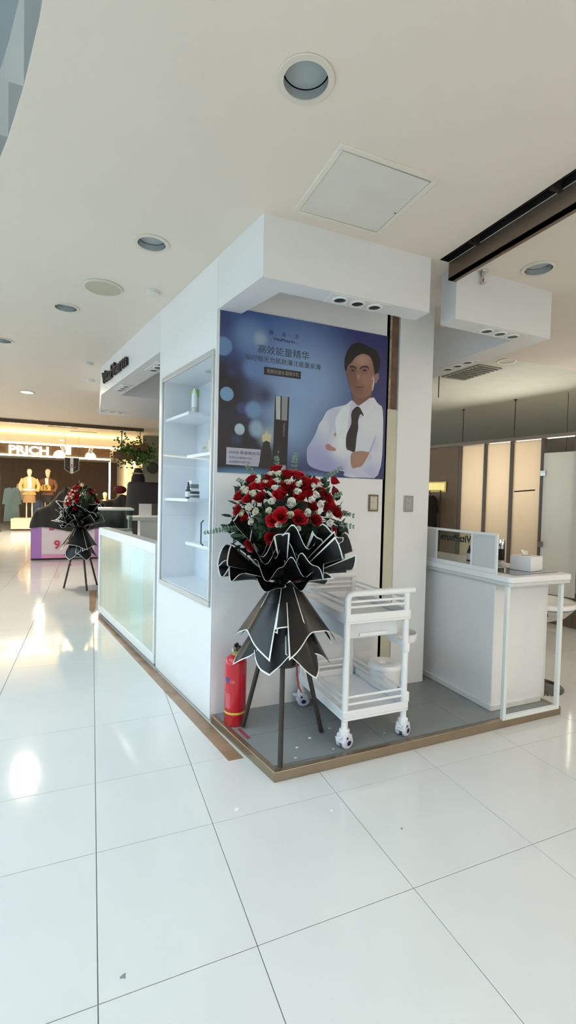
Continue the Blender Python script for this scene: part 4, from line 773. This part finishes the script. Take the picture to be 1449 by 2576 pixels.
# pillar and planter behind the kiosk
pi_ = MB().box(1.16, 2.6, 12.2, 12.9, 0, ZC).build('wall_pillar', mat('pillar_grey', (150, 144, 126), .7, var=.06)); tag(pi_, 'grey green wall pillar behind the kiosk', 'pillar', kind='structure')
lg = thing('wall_clock', 'round dark wall clock on the grey pillar', 'clock', (1.40, 12.19, 2.08)); r_ = MB().lathe([(0, -.02), (.12, -.02), (.12, 0), (0, 0)], 28, ax='y', cap=False).build('clock_face', mat('clock_grey', (70, 66, 62), .4), lg); MB().lathe([(.12, -.03), (.14, -.03), (.14, 0), (.12, 0), (.12, -.03)], 28, ax='y', cap=False).build('clock_rim', BLK, lg)
pt = thing('hanging_planter', 'hanging wooden planter with trailing green vines by the pillar', 'planter', (.86, 11.6, 0))
MB().tube([(-.23, 0, 2.36), (-.23, 0, ZC)], .012, 8).build('hanging_rod', DARKM, pt); MB().lathe([(.0, ZC - .03), (.06, ZC - .03), (.02, ZC)], 16, (-.23, 0, 0), cap=False).build('ceiling_rose', DARKM, pt)
MB().box(-.42, .05, -.1, .1, 2.22, 2.38).build('trough', mat('planter_wood', (120, 82, 60), .7, var=.2), pt, bevel=.01); MB().box(.0, .36, -.1, .1, 2.42, 2.56).build('trough', mat('planter_wood', (120, 82, 60), .7, var=.2), pt, bevel=.01); MB().tube([(.18, 0, 2.5), (.18, 0, ZC)], .008, 6).build('hanging_rod', DARKM, pt)
vm = MB(); rnd = random.Random(2)
for k in range(800):
    cx = rnd.choice((-.15, .1, .28)); p = Vector((cx + rnd.gauss(0, .13), rnd.gauss(0, .07), 2.42 + rnd.gauss(0, .13) - (.12 if rnd.random() < .3 else 0)))
    add_leaf(vm, p, Vector((rnd.uniform(-1, 1), rnd.uniform(-1, .3), rnd.uniform(-1, .4))), rnd.uniform(.05, .09), rnd.uniform(.02, .032), Vector((0, -1, .4)), rnd.randrange(2))
o = vm.build('vines', [mat('vine_a', (96, 132, 50), .5, var=.2), mat('vine_b', (66, 100, 44), .5, var=.2)], pt, sharp=80, normals=False); o['kind'] = 'stuff'
# white table with box inside the kiosk
t = thing('back_counter', 'white counter with slim frame legs inside the kiosk', 'counter', (.57, 7.9, .0)); MB().box(-.02, 1.6, -.02, .55, .985, 1.045).build('top', WHITE2, t, bevel=.004); MB().box(.16, 1.55, .03, .5, .05, .985).build('body', WHITE2, t)
for y in (.0, .5): MB().box(0, .025, y, y + .025, .0, .985).build('frame_post', STEEL, t)
t = thing('menu_stand', 'upright pale display board on the back counter', 'display board', (.72, 8.05, 1.045)); MB().box(0, .36, 0, .03, .02, .21).build('board', WPLA, t); MB().box(.20, .36, -.002, .0, .02, .21).build('dark_window', mat('dark_window', (90, 84, 78), .3), t); MB().box(-.02, .38, -.03, .06, 0, .02).build('base', WPLA, t)

# ------------------------------------------------------------------ frosted partition on the right
pa = thing('glass_partition', 'frosted glass partition with dark posts behind the right counter', 'partition', (5.12, 3.5, 0), CAB_RZ, kind='structure')
POST = mat('partition_post', (110, 98, 90), .4, metal=.3)
FR = frosted('frosted_warm', (222, 212, 196), .62)
us = [-.9, -.30, .15, .53, .92, 1.29, 1.675]
for u_ in us: MB().box(u_ - .02, u_ + .02, -.03, .03, 0, 2.2).build('post', POST, pa)
for a, b_ in zip(us[:-1], us[1:]):
    if a >= .5: MB().box(a + .02, b_ - .02, -.006, .006, .40, 2.19).build('glass_panel', FR, pa)
    MB().box(a + .02, b_ - .02, -.02, .02, .0, .40).build('skirting', mat('partition_skirt', (106, 88, 72), .4, var=.06), pa)
MB().box(-.9, 2.6, -.05, .05, 2.2, 2.24).build('head_rail', mat('head_rail', (150, 136, 120), .5), pa)
MB().box(.10, .50, .034, .050, .35, 2.02).build('door_leaf', frosted('frosted_white', (236, 236, 230), .3), pa); MB().box(-.32, .08, .034, .050, .35, 2.02).build('door_leaf', frosted('frosted_white', (236, 236, 230), .3), pa)
for z in (1.75, .9): MB().box(.47, .53, .03, .065, z, z + .06).build('hinge', CHROME, pa)
MB().box(1.70, 2.9, -.03, .03, 0, 2.2).build('brown_panel', mat('partition_brown', (142, 120, 98), .6), pa)
MB().tube([(.60, .04, 1.58), (.86, .04, 1.56)], .008, 8).build('door_pull', DARKM, pa)
def pw(u_, o): return (5.12 + U[0] * u_ - U[1] * o, 3.5 + U[1] * u_ + U[0] * o)
x, y = pw(2.05, .03); t = thing('wall_mirror', 'small gold framed mirror above the dark garments', 'mirror', (x, y, 1.55), CAB_RZ); MB().box(-.17, .17, 0, .02, 0, .15).build('frame', mat('gold', (190, 160, 90), .3, metal=.7), t); MB().box(-.15, .15, .02, .024, .02, .13).build('glass', mat('mirror_gold', (206, 178, 112), .25, metal=1.), t)
for k, (u_, mm, lb) in enumerate(((2.00, 'coat_black', 'front black garment on the right hand rail'), (2.08, 'coat_black', 'middle black garment on the right hand rail'), (2.16, 'coat_black', 'rear black garment on the right hand rail'), (2.24, 'teal_cloth', 'teal garment behind the black ones on the rail'))):
    x, y = pw(u_, (.24, .22, .21, .10)[k]); garment(lb, x, y, 1.50, mat(mm, (26, 24, 24) if mm == 'coat_black' else (20, 96, 104), .8), .34, .52, CAB_RZ + PI / 2, .03)
x, y = pw(2.32, .22); t = thing('clothes_rail', 'slim clothes rail with black and teal garments behind the right counter', 'clothes rail', (x, y, 0), CAB_RZ + PI, group='clothes rails'); MB().tube([(0, 0, 0), (0, 0, 1.57), (.48, 0, 1.57), (.48, 0, 0)], .01, 8).build('tube_frame', DARKM, t)
for x in (0, .48): MB().box(x - .015, x + .015, -.18, .18, 0, .025).build('foot', DARKM, t)
for i, (x, y, z0) in enumerate(((3.73, 4.411, 2.63), (5.70, 5.07, 2.50), (5.61, 6.01, 2.41))):
    t = thing('hanging_rod', ('thin hanging rod under the air grille', 'thin hanging rod above the middle glass panels', 'thin hanging rod above the first glass panel')[i], 'rod', (x, y, z0)); MB().tube([(0, 0, 0), (0, 0, 2.93 - z0)], .006, 6).build('rod', DARKM, t); MB().lathe([(.02, 2.915 - z0), (.02, 2.93 - z0)], 10).build('ceiling_cup', DARKM, t)
# lit downlights of the hall on the right and behind the partition
DLW = mat('lamp_warm_lit', (255, 232, 200), .5, emit=12.)
spots = [(4.3, .9, 14), (4.3, -1.2, 5), (6.4, .9, 24), (6.4, -1.2, 12), (2.6, -2.2, 5)]
for i, (x, y, e_) in enumerate(spots):
    t = thing('downlight', ('lit downlight over the right walkway', 'lit downlight behind the right walkway', 'lit downlight far right', 'lit downlight far right behind', 'lit downlight behind the viewer')[i], 'downlight', (x, y, ZC), group='lit downlights'); ring(.078, .10, -.008, 0, 32).build('trim_ring', RING, t); MB().lathe([(0, -.004), (.078, -.004), (.078, 0)], 32, cap=False).build('glass_disc', DLW, t); lamp('AREA', 'lamp_light', t, (0, 0, -.012), e_, (1., .88, .72), .15)
for i, (u_, o_) in enumerate(((.75, -1.0), (1.5, -1.0))):
    x, y = pw(u_, o_); t = thing('pendant_lamp', ('warm lamp glowing behind the right glass panels', 'warm lamp glowing behind the left glass panels')[i], 'lamp', (x, y, 0)); MB().ell((0, 0, 2.05), (.07, .07, .07)).build('globe', mat('globe_warm', (255, 220, 170), .5, emit=6.), t); MB().tube([(0, 0, 2.1), (0, 0, 2.93)], .004, 6).build('cord', DARKM, t); lamp('AREA', 'lamp_light', t, (U[1] * -.1, U[0] * .1, 1.75), 22, (1., .93, .80), .7, (PI / 2, 0, CAB_RZ))
for i, (x, y) in enumerate(((-4., 14.6), (-2.4, 14.6), (-.8, 14.6), (-3.4, 17.6), (-1.6, 17.6), (.2, 17.6))):  # lamps added out of sight to brighten the shop and its floor
    t = thing('downlight', ('added shop downlight hidden by the fascia far left', 'added shop downlight hidden behind the shop letters', 'added shop downlight hidden behind the shield sign', 'added shop downlight hidden over the clothes rail', 'added shop downlight hidden in front of the mannequins', 'added shop downlight hidden by the cream wall')[i], 'downlight', (x, y, ZC), group='added shop downlights'); ring(.078, .10, -.008, 0, 24).build('trim_ring', RING, t); MB().lathe([(0, -.004), (.078, -.004), (.078, 0)], 24, cap=False).build('glass_disc', DLW, t); lamp('AREA', 'lamp_light', t, (0, 0, -.012), 60, (1., .90, .74), .15)
for i, (x, y) in enumerate(((-2.2, 12.0), (-.2, 12.3), (-.62, 11.7))):
    t = thing('ceiling_vent', ('dark round vent in the shop ceiling', 'slim dark slot vent nearest the shop fascia', 'slim dark slot vent in the shop ceiling')[i], 'vent', (x, y, ZC + .002))
    if i == 0: MB().lathe([(0, -.01), (.07, -.01), (.09, 0)], 20, cap=False).build('rim', DARKM, t)
    else: MB().box(-.3, .3, -.03, .03, -.008, 0).build('slot', DARKM, t)
FILLP = mat('fill_panel_lit', (255, 248, 236), .5, emit=4.)
for i, (x, y) in enumerate(((1.6, -3.2), (4.2, -3.2), (6.8, -3.2), (1.6, -6.2), (4.2, -6.2), (6.8, -6.2))):  # fill panels added out of view to brighten the poster wall and ceiling
    t = thing('fill_panel', 'added fill light panel behind the viewer, ' + ('near left', 'near middle', 'near right', 'rear left', 'rear middle', 'rear right')[i], 'ceiling light', (x, y, ZC), group='added fill panels behind the viewer')
    MB().box(-.32, .32, -.62, .62, -.012, 0).build('frame', WPLA, t); MB().box(-.3, .3, -.6, .6, -.015, -.012).build('diffuser', FILLP, t); lamp('AREA', 'fill_light', t, (0, 0, -.02), (90, 24, 10, 125, 60, 20)[i], (1., .93, .82), .6)
